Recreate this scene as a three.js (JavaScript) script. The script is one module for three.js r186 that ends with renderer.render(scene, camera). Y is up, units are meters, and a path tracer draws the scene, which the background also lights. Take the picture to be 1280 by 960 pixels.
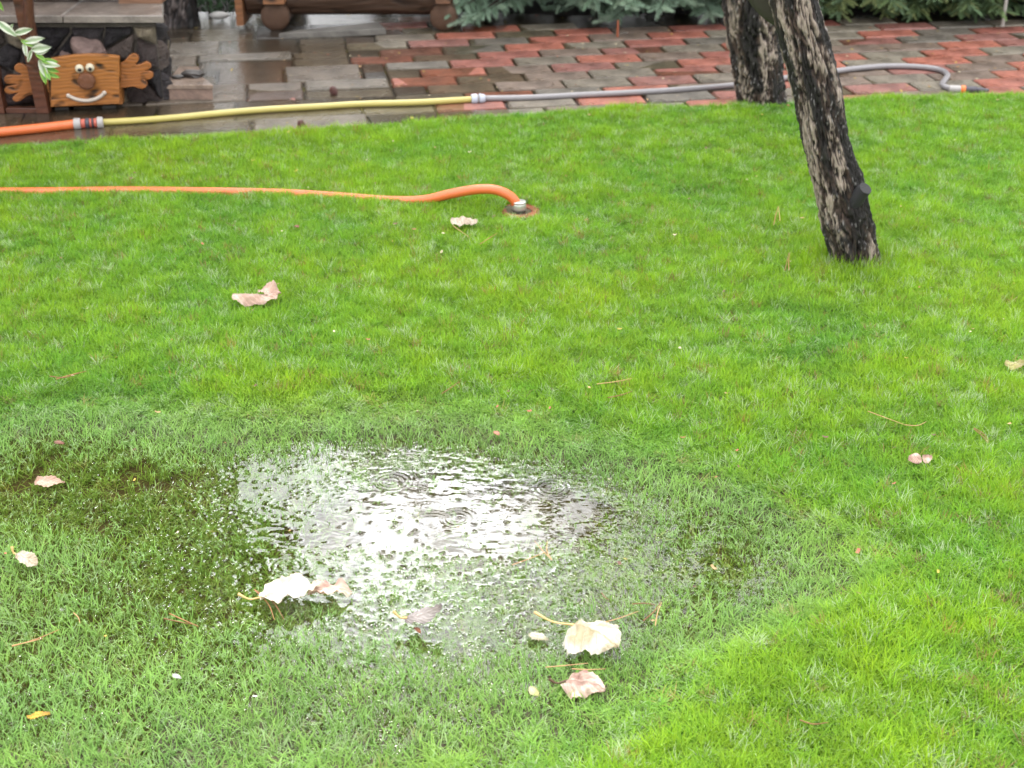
import * as THREE from 'three';
import { mergeGeometries } from 'three/addons/utils/BufferGeometryUtils.js';
import { ImprovedNoise } from 'three/addons/math/ImprovedNoise.js';

// ------------------------------------------------------------------ camera, sky, sun, exposure
const scene = new THREE.Scene();
const PITCH = 26.05 * Math.PI / 180, EYE = 1.2, FOC = 1800;          // FOC in pixels of a 1280 x 960 picture
const camera = new THREE.PerspectiveCamera(2 * Math.atan(480 / FOC) * 180 / Math.PI, 4 / 3, 0.05, 400);
camera.position.set(0, EYE, 0);
camera.rotation.set(-PITCH, 0, 0);
camera.focus = 2.32; camera.userData.fStop = 8;
const renderer = new THREE.WebGLRenderer();
renderer.toneMapping = THREE.LinearToneMapping;
renderer.toneMappingExposure = 2.45;
renderer.shadowMap.enabled = true;

const SUN = new THREE.Vector3(-0.15, Math.tan(57 * Math.PI / 180), -1).normalize();
const noise = new ImprovedNoise();
const fbm = (x, y, z, o = 4) => { let s = 0, a = 0.5; for (let i = 0; i < o; i++) { s += a * noise.noise(x, y, z); x *= 2.03; y *= 2.03; z *= 2.03; a *= 0.5; } return s; };
const clamp = (x, a = 0, b = 1) => Math.min(b, Math.max(a, x));
const smooth = (x, a, b) => { const t = clamp((x - a) / (b - a)); return t * t * (3 - 2 * t); };
const lerp = (a, b, t) => a + (b - a) * t;
{ // rainy-day sky: white cloud, brightest round the veiled sun
  const W = 512, H = 256, d = new Float32Array(W * H * 4), v = new THREE.Vector3();
  for (let r = 0; r < H; r++) for (let c = 0; c < W; c++) {
    const up = ((r + 0.5) / H - 0.5) * Math.PI, az = ((c + 0.5) / W - 0.5) * 2 * Math.PI;
    v.set(Math.cos(az) * Math.cos(up), Math.sin(up), Math.sin(az) * Math.cos(up));
    const ang = v.angleTo(SUN) * 180 / Math.PI, s = Math.max(0, v.y);
    const cl = 1 + 0.3 * fbm(v.x * 3 + 5, v.y * 5, v.z * 3, 4);
    const gap = smooth(fbm(v.x * 2.6 + 1.7, v.y * 4.2 + 0.4, v.z * 2.6, 3), 0.08, 0.3);             // thin places in the cloud
    const east = Math.exp(-Math.pow((up * 180 / Math.PI - 31.2) / 3.1, 2) - Math.pow((Math.atan2(v.x, -v.z) * 180 / Math.PI + 3.9) / 4.8, 2)) * clamp(0.7 + 2.4 * fbm(v.x * 16, v.y * 22, 3.3, 3));
    let L = (0.75 + 0.5 * s) * cl + 2.1 * Math.exp(-Math.pow(ang / 30, 2)) * cl + 1.2 * gap + 11 * east;
    if (v.y < 0) L *= lerp(1, 0.25, clamp(-v.y * 8));
    d.set([L * 0.985, L * 0.995, L * 1.015, 1], (r * W + c) * 4);
  }
  const t = new THREE.DataTexture(d, W, H, THREE.RGBAFormat, THREE.FloatType);
  t.mapping = THREE.EquirectangularReflectionMapping; t.magFilter = THREE.LinearFilter; t.needsUpdate = true;
  scene.background = t; scene.environment = t;
}
const sun = new THREE.DirectionalLight(new THREE.Color(1, 0.96, 0.9), 0.8);
sun.position.copy(SUN).multiplyScalar(20); sun.shadow.radius = 24;
Object.assign(sun.shadow.camera, { left: -6, right: 6, top: 6, bottom: -6, near: 1, far: 50 });
sun.name = 'sun';
scene.add(sun, sun.target);

// ------------------------------------------------------------------ helpers
let seed = 7;
const rnd = () => { seed = (seed + 0x6d2b79f5) | 0; let t = Math.imul(seed ^ (seed >>> 15), 1 | seed); t = (t + Math.imul(t ^ (t >>> 7), 61 | t)) ^ t; return ((t ^ (t >>> 14)) >>> 0) / 4294967296; };
const rr = (a, b) => a + (b - a) * rnd();
const V3 = (x, y, z) => new THREE.Vector3(x, y, z);
const Col = (r, g, b) => new THREE.Color().setRGB(r, g, b);
const names = {};
const numbered = (n) => { const k = names[n] = (names[n] ?? -1) + 1; return k ? `${n}_${String(k).padStart(3, '0')}` : n; };
const SP = Math.sin(PITCH), CP = Math.cos(PITCH);
const ray = (x, y) => V3((x - 640) / FOC, -SP - (y - 480) / FOC * CP, -CP + (y - 480) / FOC * SP);   // depth 1 along the axis
const G = (x, y, h = 0) => { const d = ray(x, y), t = (h - EYE) / d.y; return V3(d.x * t, h, d.z * t); };     // the place at height h
const Vz = (x, y, z) => { const d = ray(x, y), t = z / d.z; return V3(d.x * t, EYE + d.y * t, z); };          // the place on an upright plane
const pxm = (y) => CP * (y - 480 + FOC * Math.tan(PITCH)) / EYE;                                              // pixels per metre on the ground
function tag(o, label, category, group) { o.userData.label = label; o.userData.category = category; if (group) o.userData.group = group; return o; }
function thing(name, pos, label, category, group) { const o = new THREE.Group(); o.name = numbered(name); o.position.copy(pos); scene.add(o); return tag(o, label, category, group); }
function part(name, geo, mat, parent) { const m = new THREE.Mesh(geo, mat); m.name = parent === scene ? numbered(name) : name; parent.add(m); return m; }
const struct = (o) => { o.userData.kind = 'structure'; return o; };
const std = (c, roughness = 0.7, o = {}) => new THREE.MeshStandardMaterial({ color: c, roughness, ...o });
const phy = (c, roughness = 0.7, o = {}) => new THREE.MeshPhysicalMaterial({ color: c, roughness, ...o });

function tex(W, H, f, srgb = false, bytes = true) {       // f(x, y) -> one value or [r, g, b] in 0..1
  const d = bytes ? new Uint8Array(W * H * 4) : new Float32Array(W * H * 4);
  for (let y = 0; y < H; y++) for (let x = 0; x < W; x++) {
    const v = f(x, y), k = (y * W + x) * 4, a = Array.isArray(v) ? v : [v, v, v];
    for (let c = 0; c < 3; c++) d[k + c] = bytes ? clamp(a[c]) * 255 : a[c];
    d[k + 3] = bytes ? 255 : 1;
  }
  const t = new THREE.DataTexture(d, W, H, THREE.RGBAFormat, bytes ? THREE.UnsignedByteType : THREE.FloatType);
  t.wrapS = t.wrapT = THREE.RepeatWrapping; t.magFilter = THREE.LinearFilter; t.needsUpdate = true;
  if (srgb) t.colorSpace = THREE.SRGBColorSpace;
  return t;
}
const rep = (t, s) => { const c = t.clone(); c.repeat.set(s, s); c.needsUpdate = true; return c; };
const tileNoise = (x, y, n, k) => {                        // wraps at n cells
  const a = x * 2 * Math.PI, b = y * 2 * Math.PI, r = n / 6.283;
  return noise.noise(Math.cos(a) * r + k, Math.sin(a) * r + Math.cos(b) * r * 0.73, Math.sin(b) * r + k * 1.7);
};
const mottle = tex(512, 512, (x, y) => { const u = x / 512, v = y / 512;
  return 0.72 + 0.26 * tileNoise(u, v, 5, 1) + 0.16 * tileNoise(u, v, 19, 5) + 0.14 * tileNoise(u, v, 70, 9) + (rnd() - 0.5) * 0.16; });
const grit = tex(512, 512, (x, y) => { const u = x / 512, v = y / 512; return 0.5 + 0.3 * tileNoise(u, v, 25, 2) + 0.2 * tileNoise(u, v, 80, 4) + (rnd() - 0.5) * 0.25; });
const wetMap = tex(512, 512, (x, y) => { const u = x / 512, v = y / 512; return 0.36 + 0.5 * tileNoise(u, v, 6, 12) + 0.2 * tileNoise(u, v, 22, 3); });
const mossy = tex(512, 512, (x, y) => { const u = x / 512, v = y / 512, m = smooth(tileNoise(u, v, 4, 31) + 0.6 * tileNoise(u, v, 16, 33), 0.05, 0.4), k = 0.8 + 0.4 * tileNoise(u, v, 60, 3) + (rnd() - 0.5) * 0.3;
  return [lerp(0.3, 0.5, m) * k, lerp(0.27, 0.49, m) * k, lerp(0.2, 0.14, m) * k]; }, true);
const grain = tex(512, 512, (x, y) => { const u = x / 512, v = y / 512;
  const w = Math.sin((v * 34 + 2.5 * tileNoise(u * 0.5, v, 5, 3)) * 3.1) * 0.5 + 0.5;
  return 0.68 + 0.22 * w + 0.18 * tileNoise(u * 0.12, v, 60, 8) - 1.6 * Math.max(0, tileNoise(u * 0.5, v, 11, 21) - 0.24); });

// a flat piece with a chamfered top edge: outline in x, z; base at y = 0
function slabGeo(pts, h, bev = 0.003, dome = 0) {
  const n = pts.length, P = [], U = [], I = [];
  let cx = 0, cz = 0; for (const [x, z] of pts) { cx += x / n; cz += z / n; }
  const ring = (k, y) => pts.map(([x, z]) => { const dx = cx - x, dz = cz - z, l = Math.hypot(dx, dz) || 1; return [x + dx / l * k, y, z + dz / l * k]; });
  const quad = (A, B) => { for (let i = 0; i < n; i++) { const j = (i + 1) % n, o = P.length / 3;
    for (const p of [A[i], A[j], B[j], B[i]]) { P.push(...p); U.push(p[0] + p[1], p[2] + p[1]); } I.push(o, o + 1, o + 2, o, o + 2, o + 3); } };
  const b = ring(0, 0), s = ring(0, h - bev), t = ring(bev * 1.4, h);
  quad(b, s); quad(s, t);
  const o = P.length / 3; for (const p of t) { P.push(...p); U.push(p[0], p[2]); } P.push(cx, h + dome, cz); U.push(cx, cz);
  for (let i = 0; i < n; i++) I.push(o + i, o + (i + 1) % n, o + n);
  const g = new THREE.BufferGeometry();
  g.setAttribute('position', new THREE.Float32BufferAttribute(P, 3)); g.setAttribute('uv', new THREE.Float32BufferAttribute(U, 2)); g.setIndex(I);
  let area = 0; for (let i = 0; i < n; i++) { const [x0, z0] = pts[i], [x1, z1] = pts[(i + 1) % n]; area += x0 * z1 - x1 * z0; }
  if (area > 0) for (let i = 0; i < I.length; i += 3) { const q = I[i]; I[i] = I[i + 1]; I[i + 1] = q; }
  g.setIndex(I); g.computeVertexNormals(); return g;
}
const rect = (x0, x1, z0, z1) => [[x0, z0], [x1, z0], [x1, z1], [x0, z1]];
function boxGeo(x0, x1, y0, y1, z0, z1, bev = 0.003) { const g = slabGeo(rect(x0, x1, z0, z1), y1 - y0, bev); g.translate(0, y0, 0); return g; }
function tube(points, r, seg = 10, per = 0.012, closed = false) {
  const c = new THREE.CatmullRomCurve3(points, closed, 'centripetal');
  return new THREE.TubeGeometry(c, Math.max(6, Math.round(c.getLength() / per)), r, seg, closed);
}
// tapered tube along points, with a cap
function limb(points, radii, seg = 8, n = 12) {
  const c = new THREE.CatmullRomCurve3(points), g = new THREE.TubeGeometry(c, n, 1, seg, false), p = g.attributes.position, nn = g.attributes.normal;
  for (let i = 0; i <= n; i++) { const t = i / n * (radii.length - 1), k = Math.min(radii.length - 2, Math.floor(t)), r = lerp(radii[k], radii[k + 1], t - k);
    for (let j = 0; j <= seg; j++) { const q = i * (seg + 1) + j; p.setXYZ(q, p.getX(q) + nn.getX(q) * (r - 1), p.getY(q) + nn.getY(q) * (r - 1), p.getZ(q) + nn.getZ(q) * (r - 1)); } }
  return g;
}

// ------------------------------------------------------------------ the lie of the land
const edgePts = [[-300, 200], [0, 186], [100, 180], [280, 172], [450, 162], [600, 149], [700, 142], [780, 136], [920, 134], [1100, 124], [1280, 121], [1600, 118]].map(([x, y]) => G(x, y, 0.02));
function edgeZ(x) { for (let i = 1; i < edgePts.length; i++) if (x <= edgePts[i].x || i === edgePts.length - 1) { const a = edgePts[i - 1], b = edgePts[i]; return lerp(a.z, b.z, (x - a.x) / (b.x - a.x)); } }
const blob = (x, y, rx, ry, k, p = 1.6) => { const c = G(x, y), s = pxm(y), a = G(x, y - ry), b = G(x, y + ry); return { x: c.x, z: (a.z + b.z) / 2, rx: rx / s, rz: Math.abs(a.z - b.z) / 2, k, p }; };
const blobs = [blob(470, 632, 290, 100, 0.05, 1.0), blob(640, 650, 130, 70, 0.02), blob(50, 615, 190, 95, 0.034, 1.1), blob(300, 690, 130, 60, 0.02), blob(830, 660, 170, 80, 0.015), blob(250, 870, 640, 170, 0.0226, 2.2), blob(760, 760, 300, 70, 0.017, 2), blob(980, 700, 180, 60, 0.012, 2)];
const wet = (x, z) => { let s = 0; for (const b of blobs) { const d = ((x - b.x) / b.rx) ** 2 + ((z - b.z) / b.rz) ** 2; if (d < 9) s += b.k * Math.exp(-Math.pow(d, b.p)); } return s; };
function land(x, z) {
  const far = smooth(-z, 2.6, 4.4);
  let y = 0.021 + 0.006 * noise.noise(x * 1.6, 3.1, z * 1.6) + 0.004 * far - wet(x, z) + 0.005 * noise.noise(x * 14, 1.3, z * 14) + 0.005 * noise.noise(x * 37, 7.7, z * 37);
  const e = edgeZ(x) - z;                                    // > 0: beyond the edge of the lawn
  if (e > -0.03) y = lerp(y, -0.03, smooth(e, -0.03, 0.02));
  return y;
}
const lawnMat = std(Col(0.095, 0.08, 0.036), 0.75, { map: rep(mottle, 6), bumpMap: rep(grit, 10), bumpScale: 0.004 });
{
  const x0 = -2.9, x1 = 3.1, z0 = -5.1, z1 = -0.9, nx = 430, nz = 360, P = [], U = [], I = [];
  for (let j = 0; j <= nz; j++) for (let i = 0; i <= nx; i++) { const x = lerp(x0, x1, i / nx), z = lerp(z0, z1, j / nz); P.push(x, land(x, z), z); U.push(x, z); }
  for (let j = 0; j < nz; j++) for (let i = 0; i < nx; i++) { const a = j * (nx + 1) + i, b = a + nx + 1; I.push(a, b, a + 1, a + 1, b, b + 1); }
  const g = new THREE.BufferGeometry(); g.setAttribute('position', new THREE.Float32BufferAttribute(P, 3)); g.setAttribute('uv', new THREE.Float32BufferAttribute(U, 2)); g.setIndex(I); g.computeVertexNormals();
  struct(part('lawn_soil', g, lawnMat, scene));
  const far = new THREE.PlaneGeometry(300, 300, 1, 1).rotateX(-Math.PI / 2).translate(0, -0.09, 0);
  struct(part('ground', far, std(Col(0.045, 0.05, 0.025), 0.9), scene));
}
const oc = G(545, 640), ol = G(80, 580);
const openWater = (x, z) => {                              // above 0.05: few blades pierce the water here
  const q = ((x - oc.x) / 0.22) ** 2 + ((z - oc.z) / 0.105) ** 2;
  return q < 1.7 ? fbm(x * 9, 4.4, z * 12, 2) + 0.5 * Math.exp(-q * 0.8) - 0.06 : ((x - ol.x) / 0.2) ** 2 + ((z - ol.z) / 0.085) ** 2 < 1.3 + 3 * fbm(x * 8, 1.5, z * 8, 3) ? fbm(x * 16, 8.5, z * 22, 2) + 0.08 : -1; };
// standing rainwater: one level sheet that shows wherever the soil dips below it
{
  const x0 = -1.35, x1 = 1.15, z0 = -3.0, z1 = -1.35, W = 2048, H = 1352, h = new Float32Array(W * H), mpp = (x1 - x0) / W;
  const pix = (p) => [(p.x - x0) / mpp, (p.z - z0) / mpp];
  for (let y = 0; y < H; y++) for (let x = 0; x < W; x++) { const X = x * mpp, Z = y * mpp; h[y * W + x] = 0.00017 * noise.noise(X * 28, 2.2, Z * 40) + 0.00008 * noise.noise(X * 75, 9.1, Z * 110); }
  const rings = [[488, 602, 0.038, 0.0009], [538, 655, 0.05, 0.0006], [571, 648, 0.036, 0.0005], [360, 708, 0.035, 0.0005], [120, 585, 0.04, 0.0005], [690, 610, 0.04, 0.0006], [270, 640, 0.035, 0.0005]];
  for (const [px, py, R, amp] of rings) { const [cx, cy] = pix(G(px, py)), n = Math.ceil(R / mpp * 1.3);
    for (let j = -n; j <= n; j++) for (let i = -n; i <= n; i++) { const x = Math.round(cx) + i, y = Math.round(cy) + j; if (x < 0 || y < 0 || x >= W || y >= H) continue;
      const r = Math.hypot(i, j) * mpp; h[y * W + x] += clamp(0.6 + 1.5 * noise.noise(i * 0.03, j * 0.03, R * 90)) * amp * Math.sin(r / 0.0095 * 6.283) * Math.exp(-Math.pow((r - R * 0.55) / (R * 0.35), 2)) * 0.3; } }
  for (let k = 0; k < 22000; k++) {                                // the water climbs every blade that pierces it
    const x = Math.floor(rnd() * W), y = Math.floor(rnd() * H), wx = x * mpp + x0, wz = y * mpp + z0, open = openWater(wx, wz);
    if (open > 0.05 && rnd() < 0.82) continue;
    const a = rr(0.0004, 0.0011), s = rr(0.0022, 0.0045), n = Math.ceil(s * 3.2 / mpp);
    for (let j = -n; j <= n; j++) for (let i = -n; i <= n; i++) { const q = x + i, w = y + j; if (q < 0 || w < 0 || q >= W || w >= H) continue; h[w * W + q] += a * Math.exp(-Math.hypot(i, j) * mpp / s * 1.6); }
  }
  const t = tex(W, H, (x, y) => h[y * W + x] / 0.004 + 0.5, false, false);
  t.wrapS = t.wrapT = THREE.ClampToEdgeWrapping;
  const g = new THREE.PlaneGeometry(x1 - x0, z1 - z0).rotateX(-Math.PI / 2).translate((x0 + x1) / 2, 0, (z0 + z1) / 2), uv = g.attributes.uv;
  for (let i = 0; i < uv.count; i++) uv.setY(i, 1 - uv.getY(i));
  struct(part('puddle_water', g, phy(Col(0.78, 0.74, 0.54), 0.0, { transmission: 1, thickness: 0, ior: 1.48, bumpMap: t, bumpScale: 0.004 }), scene));
}

// ------------------------------------------------------------------ patio: wet red and grey pavers, stone slabs on the left
const patio = struct(new THREE.Group()); patio.name = 'patio'; scene.add(patio);
{
  const bed = new THREE.PlaneGeometry(9, 2.2, 1, 1).rotateX(-Math.PI / 2).translate(0, 0.008, -5.05);
  const bu = bed.attributes.uv; for (let i = 0; i < bu.count; i++) bu.setXY(i, bu.getX(i) * 9, bu.getY(i) * 2.6);
  part('joint_bed', bed, std(Col(1, 1, 1), 0.8, { map: rep(mossy, 1.3), bumpMap: rep(grit, 8), bumpScale: 0.005 }), patio);
  const pm = (r, g, b) => std(Col(r * 1.32, g * 1.4, b * 1.4), 0.8, { map: rep(mottle, 3.1), roughnessMap: rep(wetMap, 1.7), bumpMap: rep(grit, 9), bumpScale: 0.0016 });
  const wetter = (m) => { m.roughness = 0.3; return m; };
  const reds = [pm(0.28, 0.09, 0.062), pm(0.24, 0.08, 0.06), pm(0.3, 0.096, 0.064), pm(0.21, 0.084, 0.068)], greys = [pm(0.15, 0.118, 0.09), pm(0.115, 0.094, 0.076), pm(0.17, 0.138, 0.105), pm(0.15, 0.102, 0.078)];
  const stones = [pm(0.1, 0.074, 0.056), wetter(pm(0.07, 0.053, 0.042)), pm(0.12, 0.09, 0.068), wetter(pm(0.085, 0.052, 0.04)), wetter(pm(0.045, 0.035, 0.029)), pm(0.125, 0.1, 0.08)];
  const A = 9.2 * Math.PI / 180, ux = Math.cos(A), uz = -Math.sin(A), vx = Math.sin(A), vz = Math.cos(A);
  const O = G(560, 84), L = 0.222, Wd = 0.107, gap = 0.007, rest = [];
  const world = (u, v) => [O.x + ux * u + vx * v, O.z + uz * u + vz * v];
  const back = (x) => G(640, x < -0.5 ? 26 : x < 0.9 ? lerp(26, 39, smooth(x, -0.35, 0)) : 34).z;
  const inside = (u, v, m = 0.03) => { const [x, z] = world(u, v); return z < edgeZ(x) + m && z > back(x); };
  const seen = (u, v) => { const [x, z] = world(u, v), px = 640 + FOC * x / (-z * CP + (EYE - 0.02) * SP); return px > -90 && px < 1370 && z < edgeZ(x) + 0.1; };
  const put = (name, pts, mat, y) => { const g = slabGeo(pts, 0.022 + y, rr(0.003, 0.006)); const b = part(name, g, mat, patio); b.rotation.set(rr(-0.008, 0.008), 0, rr(-0.008, 0.008)); return b; };
  let nb = 0; const leftOf = {}, edgeU = (k) => Math.min(leftOf[k] ?? 0, leftOf[k + 1] ?? 0);
  const jag = (k) => -0.1 + 0.13 * Math.sin(k * 2.3) + 0.1 * Math.sin(k * 0.9 + 1);
  const place = (name, u0, u1, v0, v1, mat, y) => {
    const um = (u0 + u1) / 2, vm = (v0 + v1) / 2; if (!inside(um, vm)) return;
    const j = () => rr(-0.0025, 0.0025), c = world(um, vm);
    const pts = [[u0 + gap / 2, v0 + gap / 2], [u1 - gap / 2, v0 + gap / 2], [u1 - gap / 2, v1 - gap / 2], [u0 + gap / 2, v1 - gap / 2]].map(([u, v]) => { const w = world(u + j(), v + j()); return [w[0] - c[0], w[1] - c[1]]; });
    if (!seen(um, vm) || nb > 285 && name === 'paver') { const g = slabGeo(pts, 0.022 + y, 0.004); g.translate(c[0], 0, c[1]); rest.push(g); return; }
    if (name === 'paver') nb++;
    put(name, pts, mat, y).position.set(c[0], 0, c[1]);
  };
  for (let k = -16; k <= 14; k++) {
    const v0 = k * Wd, off = -k * L / 2 - Math.floor(-k / 2) * 0, start = jag(k);
    for (let i = -40; i < 40; i++) { const u0 = i * L + off + 10 * 0; if (u0 < start - L || u0 > 3.6) continue; if (u0 < start) { leftOf[k] = u0 + L; if (u0 + L < start + 0.001) continue; leftOf[k] = u0; }
      const worn = smooth(u0, 0.7, 2.3), red = (((i % 2) + 2) % 2 === 0) ? rnd() > 0.06 + worn * 0.12 : rnd() < 0.03 + worn * 0.1;
      place('paver', u0, u0 + L, v0, v0 + Wd, (red ? reds : greys)[Math.floor(rnd() * 4)], rr(-0.002, 0.003)); }
  }
  for (let k = -8; k <= 9; k++) {                                     // slabs in double courses left of the pavers
    const v0 = k * Wd * 2; let u = -2.9 + rr(0, 0.3);
    const split = rnd() < 0.5;
    while (u < 0.5) { const l = rr(0.17, 0.42), e0 = edgeU(2 * k); let u1 = u + l; if (u1 > e0 - 0.08) u1 = e0; if (u1 - u < 0.04) break;
      if (rnd() < 0.45 || split && rnd() < 0.4) { const m = rr(0.08, 0.13); place('slab', u, u1, v0, v0 + m, stones[Math.floor(rnd() * 6)], rr(-0.004, 0.004)); place('slab', u, u1, v0 + m, v0 + 2 * Wd, stones[Math.floor(rnd() * 6)], rr(-0.004, 0.004)); }
      else place('slab', u, u1, v0, v0 + 2 * Wd, stones[Math.floor(rnd() * 6)], rr(-0.004, 0.004));
      u = u1; if (u >= e0 - 0.01) break; }
    const a = leftOf[2 * k] ?? 0, b = leftOf[2 * k + 1] ?? 0; if (a - b > 0.01) place('slab', b, a, v0, v0 + Wd, stones[Math.floor(rnd() * 6)], 0); else if (b - a > 0.01) place('slab', a, b, v0 + Wd, v0 + 2 * Wd, stones[Math.floor(rnd() * 6)], 0);
  }
  if (rest.length) { const m = part('outer_pavers', mergeGeometries(rest), greys[0], patio); m.userData.kind = 'stuff'; }
}
{ // rain standing in the hollows of the paving: a level film that the higher stones rise out of
  const P = [], I = [], U = [], n = 90; for (let i = 0; i <= n; i++) { const x = lerp(-3, 2.9, i / n), y = 0.0235 - 0.0035 * smooth(x, -0.35, 0.3); for (const z of [edgeZ(x) - 0.03, -5.75]) { P.push(x, y, z); U.push(x, z); } if (i < n) I.push(2 * i, 2 * i + 2, 2 * i + 1, 2 * i + 1, 2 * i + 2, 2 * i + 3); }
  const g = new THREE.BufferGeometry(); g.setAttribute('position', new THREE.Float32BufferAttribute(P, 3)); g.setAttribute('uv', new THREE.Float32BufferAttribute(U, 2)); g.setIndex(I); g.computeVertexNormals();
  struct(part('patio_water', g, phy(Col(0.8, 0.77, 0.7), 0.0, { transmission: 1, thickness: 0, ior: 1.33, bumpMap: rep(mottle, 3), bumpScale: 0.0012 }), scene));
}
{ // planting bed behind the patio
  const g = new THREE.PlaneGeometry(14, 6, 60, 30).rotateX(-Math.PI / 2), p = g.attributes.position, uv = g.attributes.uv;
  for (let i = 0; i < p.count; i++) { const x = p.getX(i), z = p.getZ(i) - 8.5; p.setXYZ(i, x, 0.014 + 0.012 * smooth(-z, 5.5, 5.9) + 0.02 * smooth(-z, 5.6, 5.9) * fbm(x * 3, 1, z * 3) + 0.05 * smooth(-z, 6.2, 8), z); uv.setXY(i, x, z); }
  g.computeVertexNormals();
  struct(part('planting_bed', g, std(Col(0.035, 0.024, 0.017), 0.85, { map: rep(mottle, 4), bumpMap: rep(grit, 9), bumpScale: 0.01 }), scene));
}
// ------------------------------------------------------------------ porch with its stone plinth
const PY = 0.022;                                                    // top of the paving
const woodTex = rep(grain, 3);
const wood = (r, g, b, ro = 0.45, k = 3) => std(Col(r, g, b), ro, { map: rep(grain, k), bumpMap: rep(grain, k), bumpScale: 0.0012 });
const press = [];                                                    // spots where something lies on the grass
{
  const fl = G(-80, 130, PY), fr = G(209, 128, PY), zF = (fl.z + fr.z) / 2, top = Vz(209, 27, zF).y, xR = fr.x, xL = fl.x - 0.6, dep = 0.26, H = top - PY;
  const porch = thing('porch', V3((xL + xR) / 2, 0, zF - dep / 2), 'house porch on a dark rubble stone plinth with grey coping, left of patio', 'porch');
  const o = porch.position, skew = 0.06;                              // the right end runs back to the left
  const core = slabGeo([[xL - o.x, -dep / 2 + 0.02], [xR - o.x - skew, -dep / 2 + 0.02], [xR - o.x - 0.012, dep / 2 - 0.018], [xL - o.x, dep / 2 - 0.018]], H, 0.001); core.translate(0, PY - 0.01, 0);
  part('mortar_core', core, std(Col(0.2, 0.17, 0.145), 0.9, { map: rep(mottle, 5), bumpMap: rep(grit, 9), bumpScale: 0.006 }), porch);
  // rubble: cells of a jittered pattern, each a domed lump
  const cols = [[0.06, 0.05, 0.054], [0.1, 0.074, 0.07], [0.035, 0.03, 0.034], [0.16, 0.12, 0.105], [0.09, 0.048, 0.044], [0.34, 0.28, 0.2], [0.07, 0.06, 0.066]].map(([r, g, b]) => std(Col(r, g, b), 0.3, { map: rep(mottle, 7), bumpMap: rep(grit, 7), bumpScale: 0.014 }));
  const facade = (w, h, nx, ny, frame) => {
    const S = []; for (let j = 0; j < ny; j++) for (let i = 0; i < nx; i++) S.push([(i + 0.5 + rr(-0.36, 0.36) + (j % 2) * 0.4) * w / nx, (j + 0.5 + rr(-0.33, 0.33)) * h / ny]);
    for (const s of S) {
      let poly = [[0, 0], [w, 0], [w, h], [0, h]];
      for (const q of S) { if (q === s) continue; const mx = (s[0] + q[0]) / 2, my = (s[1] + q[1]) / 2, nx2 = q[0] - s[0], ny2 = q[1] - s[1], out = [];
        const f = (p) => (p[0] - mx) * nx2 + (p[1] - my) * ny2;
        for (let i = 0; i < poly.length; i++) { const a = poly[i], b = poly[(i + 1) % poly.length], fa = f(a), fb = f(b); if (fa <= 0) out.push(a); if (fa * fb < 0) { const t = fa / (fa - fb); out.push([lerp(a[0], b[0], t), lerp(a[1], b[1], t)]); } }
        poly = out; if (!poly.length) break; }
      if (poly.length < 3) continue;
      const cx = poly.reduce((a, p) => a + p[0], 0) / poly.length, cy = poly.reduce((a, p) => a + p[1], 0) / poly.length;
      const R = []; for (let i = 0; i < poly.length; i++) { const a = poly[i], b = poly[(i + 1) % poly.length], n = Math.max(1, Math.round(Math.hypot(b[0] - a[0], b[1] - a[1]) / 0.011)); for (let k = 0; k < n; k++) R.push([lerp(a[0], b[0], k / n), lerp(a[1], b[1], k / n)]); }
      const P = [], I = [], U = [], rings = [[0.0, -0.004, 0.94], [1, 0.010, 0.9], [2, 0.018, 0.8], [2.6, 0.023, 0.64], [3.2, 0.026, 0.45], [3.8, 0.027, 0.22]], n = R.length;
      for (const [k, z, f] of rings) for (let i = 0; i < n; i++) { const x = cx + (R[i][0] - cx) * f, y = cy + (R[i][1] - cy) * f, b = k ? 0.03 * fbm(x * 24 + w, y * 24, s[0] * 9, 4) : 0; P.push(x, y, z + b); U.push(x + s[0], y); }
      P.push(cx, cy, 0.028 + rr(-0.006, 0.006)); U.push(cx + s[0], cy);
      for (let k = 0; k < 5; k++) for (let i = 0; i < n; i++) { const a = k * n + i, b = k * n + (i + 1) % n; I.push(a, b, a + n, b, b + n, a + n); }
      for (let i = 0; i < n; i++) I.push(5 * n + i, 5 * n + (i + 1) % n, 6 * n);
      const g = new THREE.BufferGeometry(); g.setAttribute('position', new THREE.Float32BufferAttribute(P, 3)); g.setAttribute('uv', new THREE.Float32BufferAttribute(U, 2)); g.setIndex(I); g.computeVertexNormals(); g.applyMatrix4(frame);
      part('stone', g, cols[rnd() < 0.07 ? 5 : Math.floor(rnd() * 7) % 7 === 5 ? 2 : Math.floor(rnd() * 5)], porch);
    }
  };
  facade(xR - xL - 0.012, H - 0.012, 13, 4, new THREE.Matrix4().makeTranslation(xL - o.x, PY - 0.006, dep / 2 - 0.018));
  { const a = V3(xR - o.x - 0.012, 0, dep / 2 - 0.018), b = V3(xR - o.x - skew, 0, -dep / 2 + 0.02), l = a.distanceTo(b), m = new THREE.Matrix4().makeRotationY(Math.atan2(-(b.z - a.z), b.x - a.x)); m.setPosition(a.x, PY - 0.006, a.z); facade(l, H - 0.012, 3, 4, m); }
  const cop = std(Col(0.27, 0.23, 0.2), 0.35, { map: rep(mottle, 4), bumpMap: rep(grit, 6), bumpScale: 0.002, roughnessMap: rep(wetMap, 3) });
  const cw = [[xL - o.x, -0.86], [-0.857, -0.36], [-0.357, 0.10]];
  let xa = xL - o.x; const xEnd = xR - o.x + 0.022;
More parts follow.
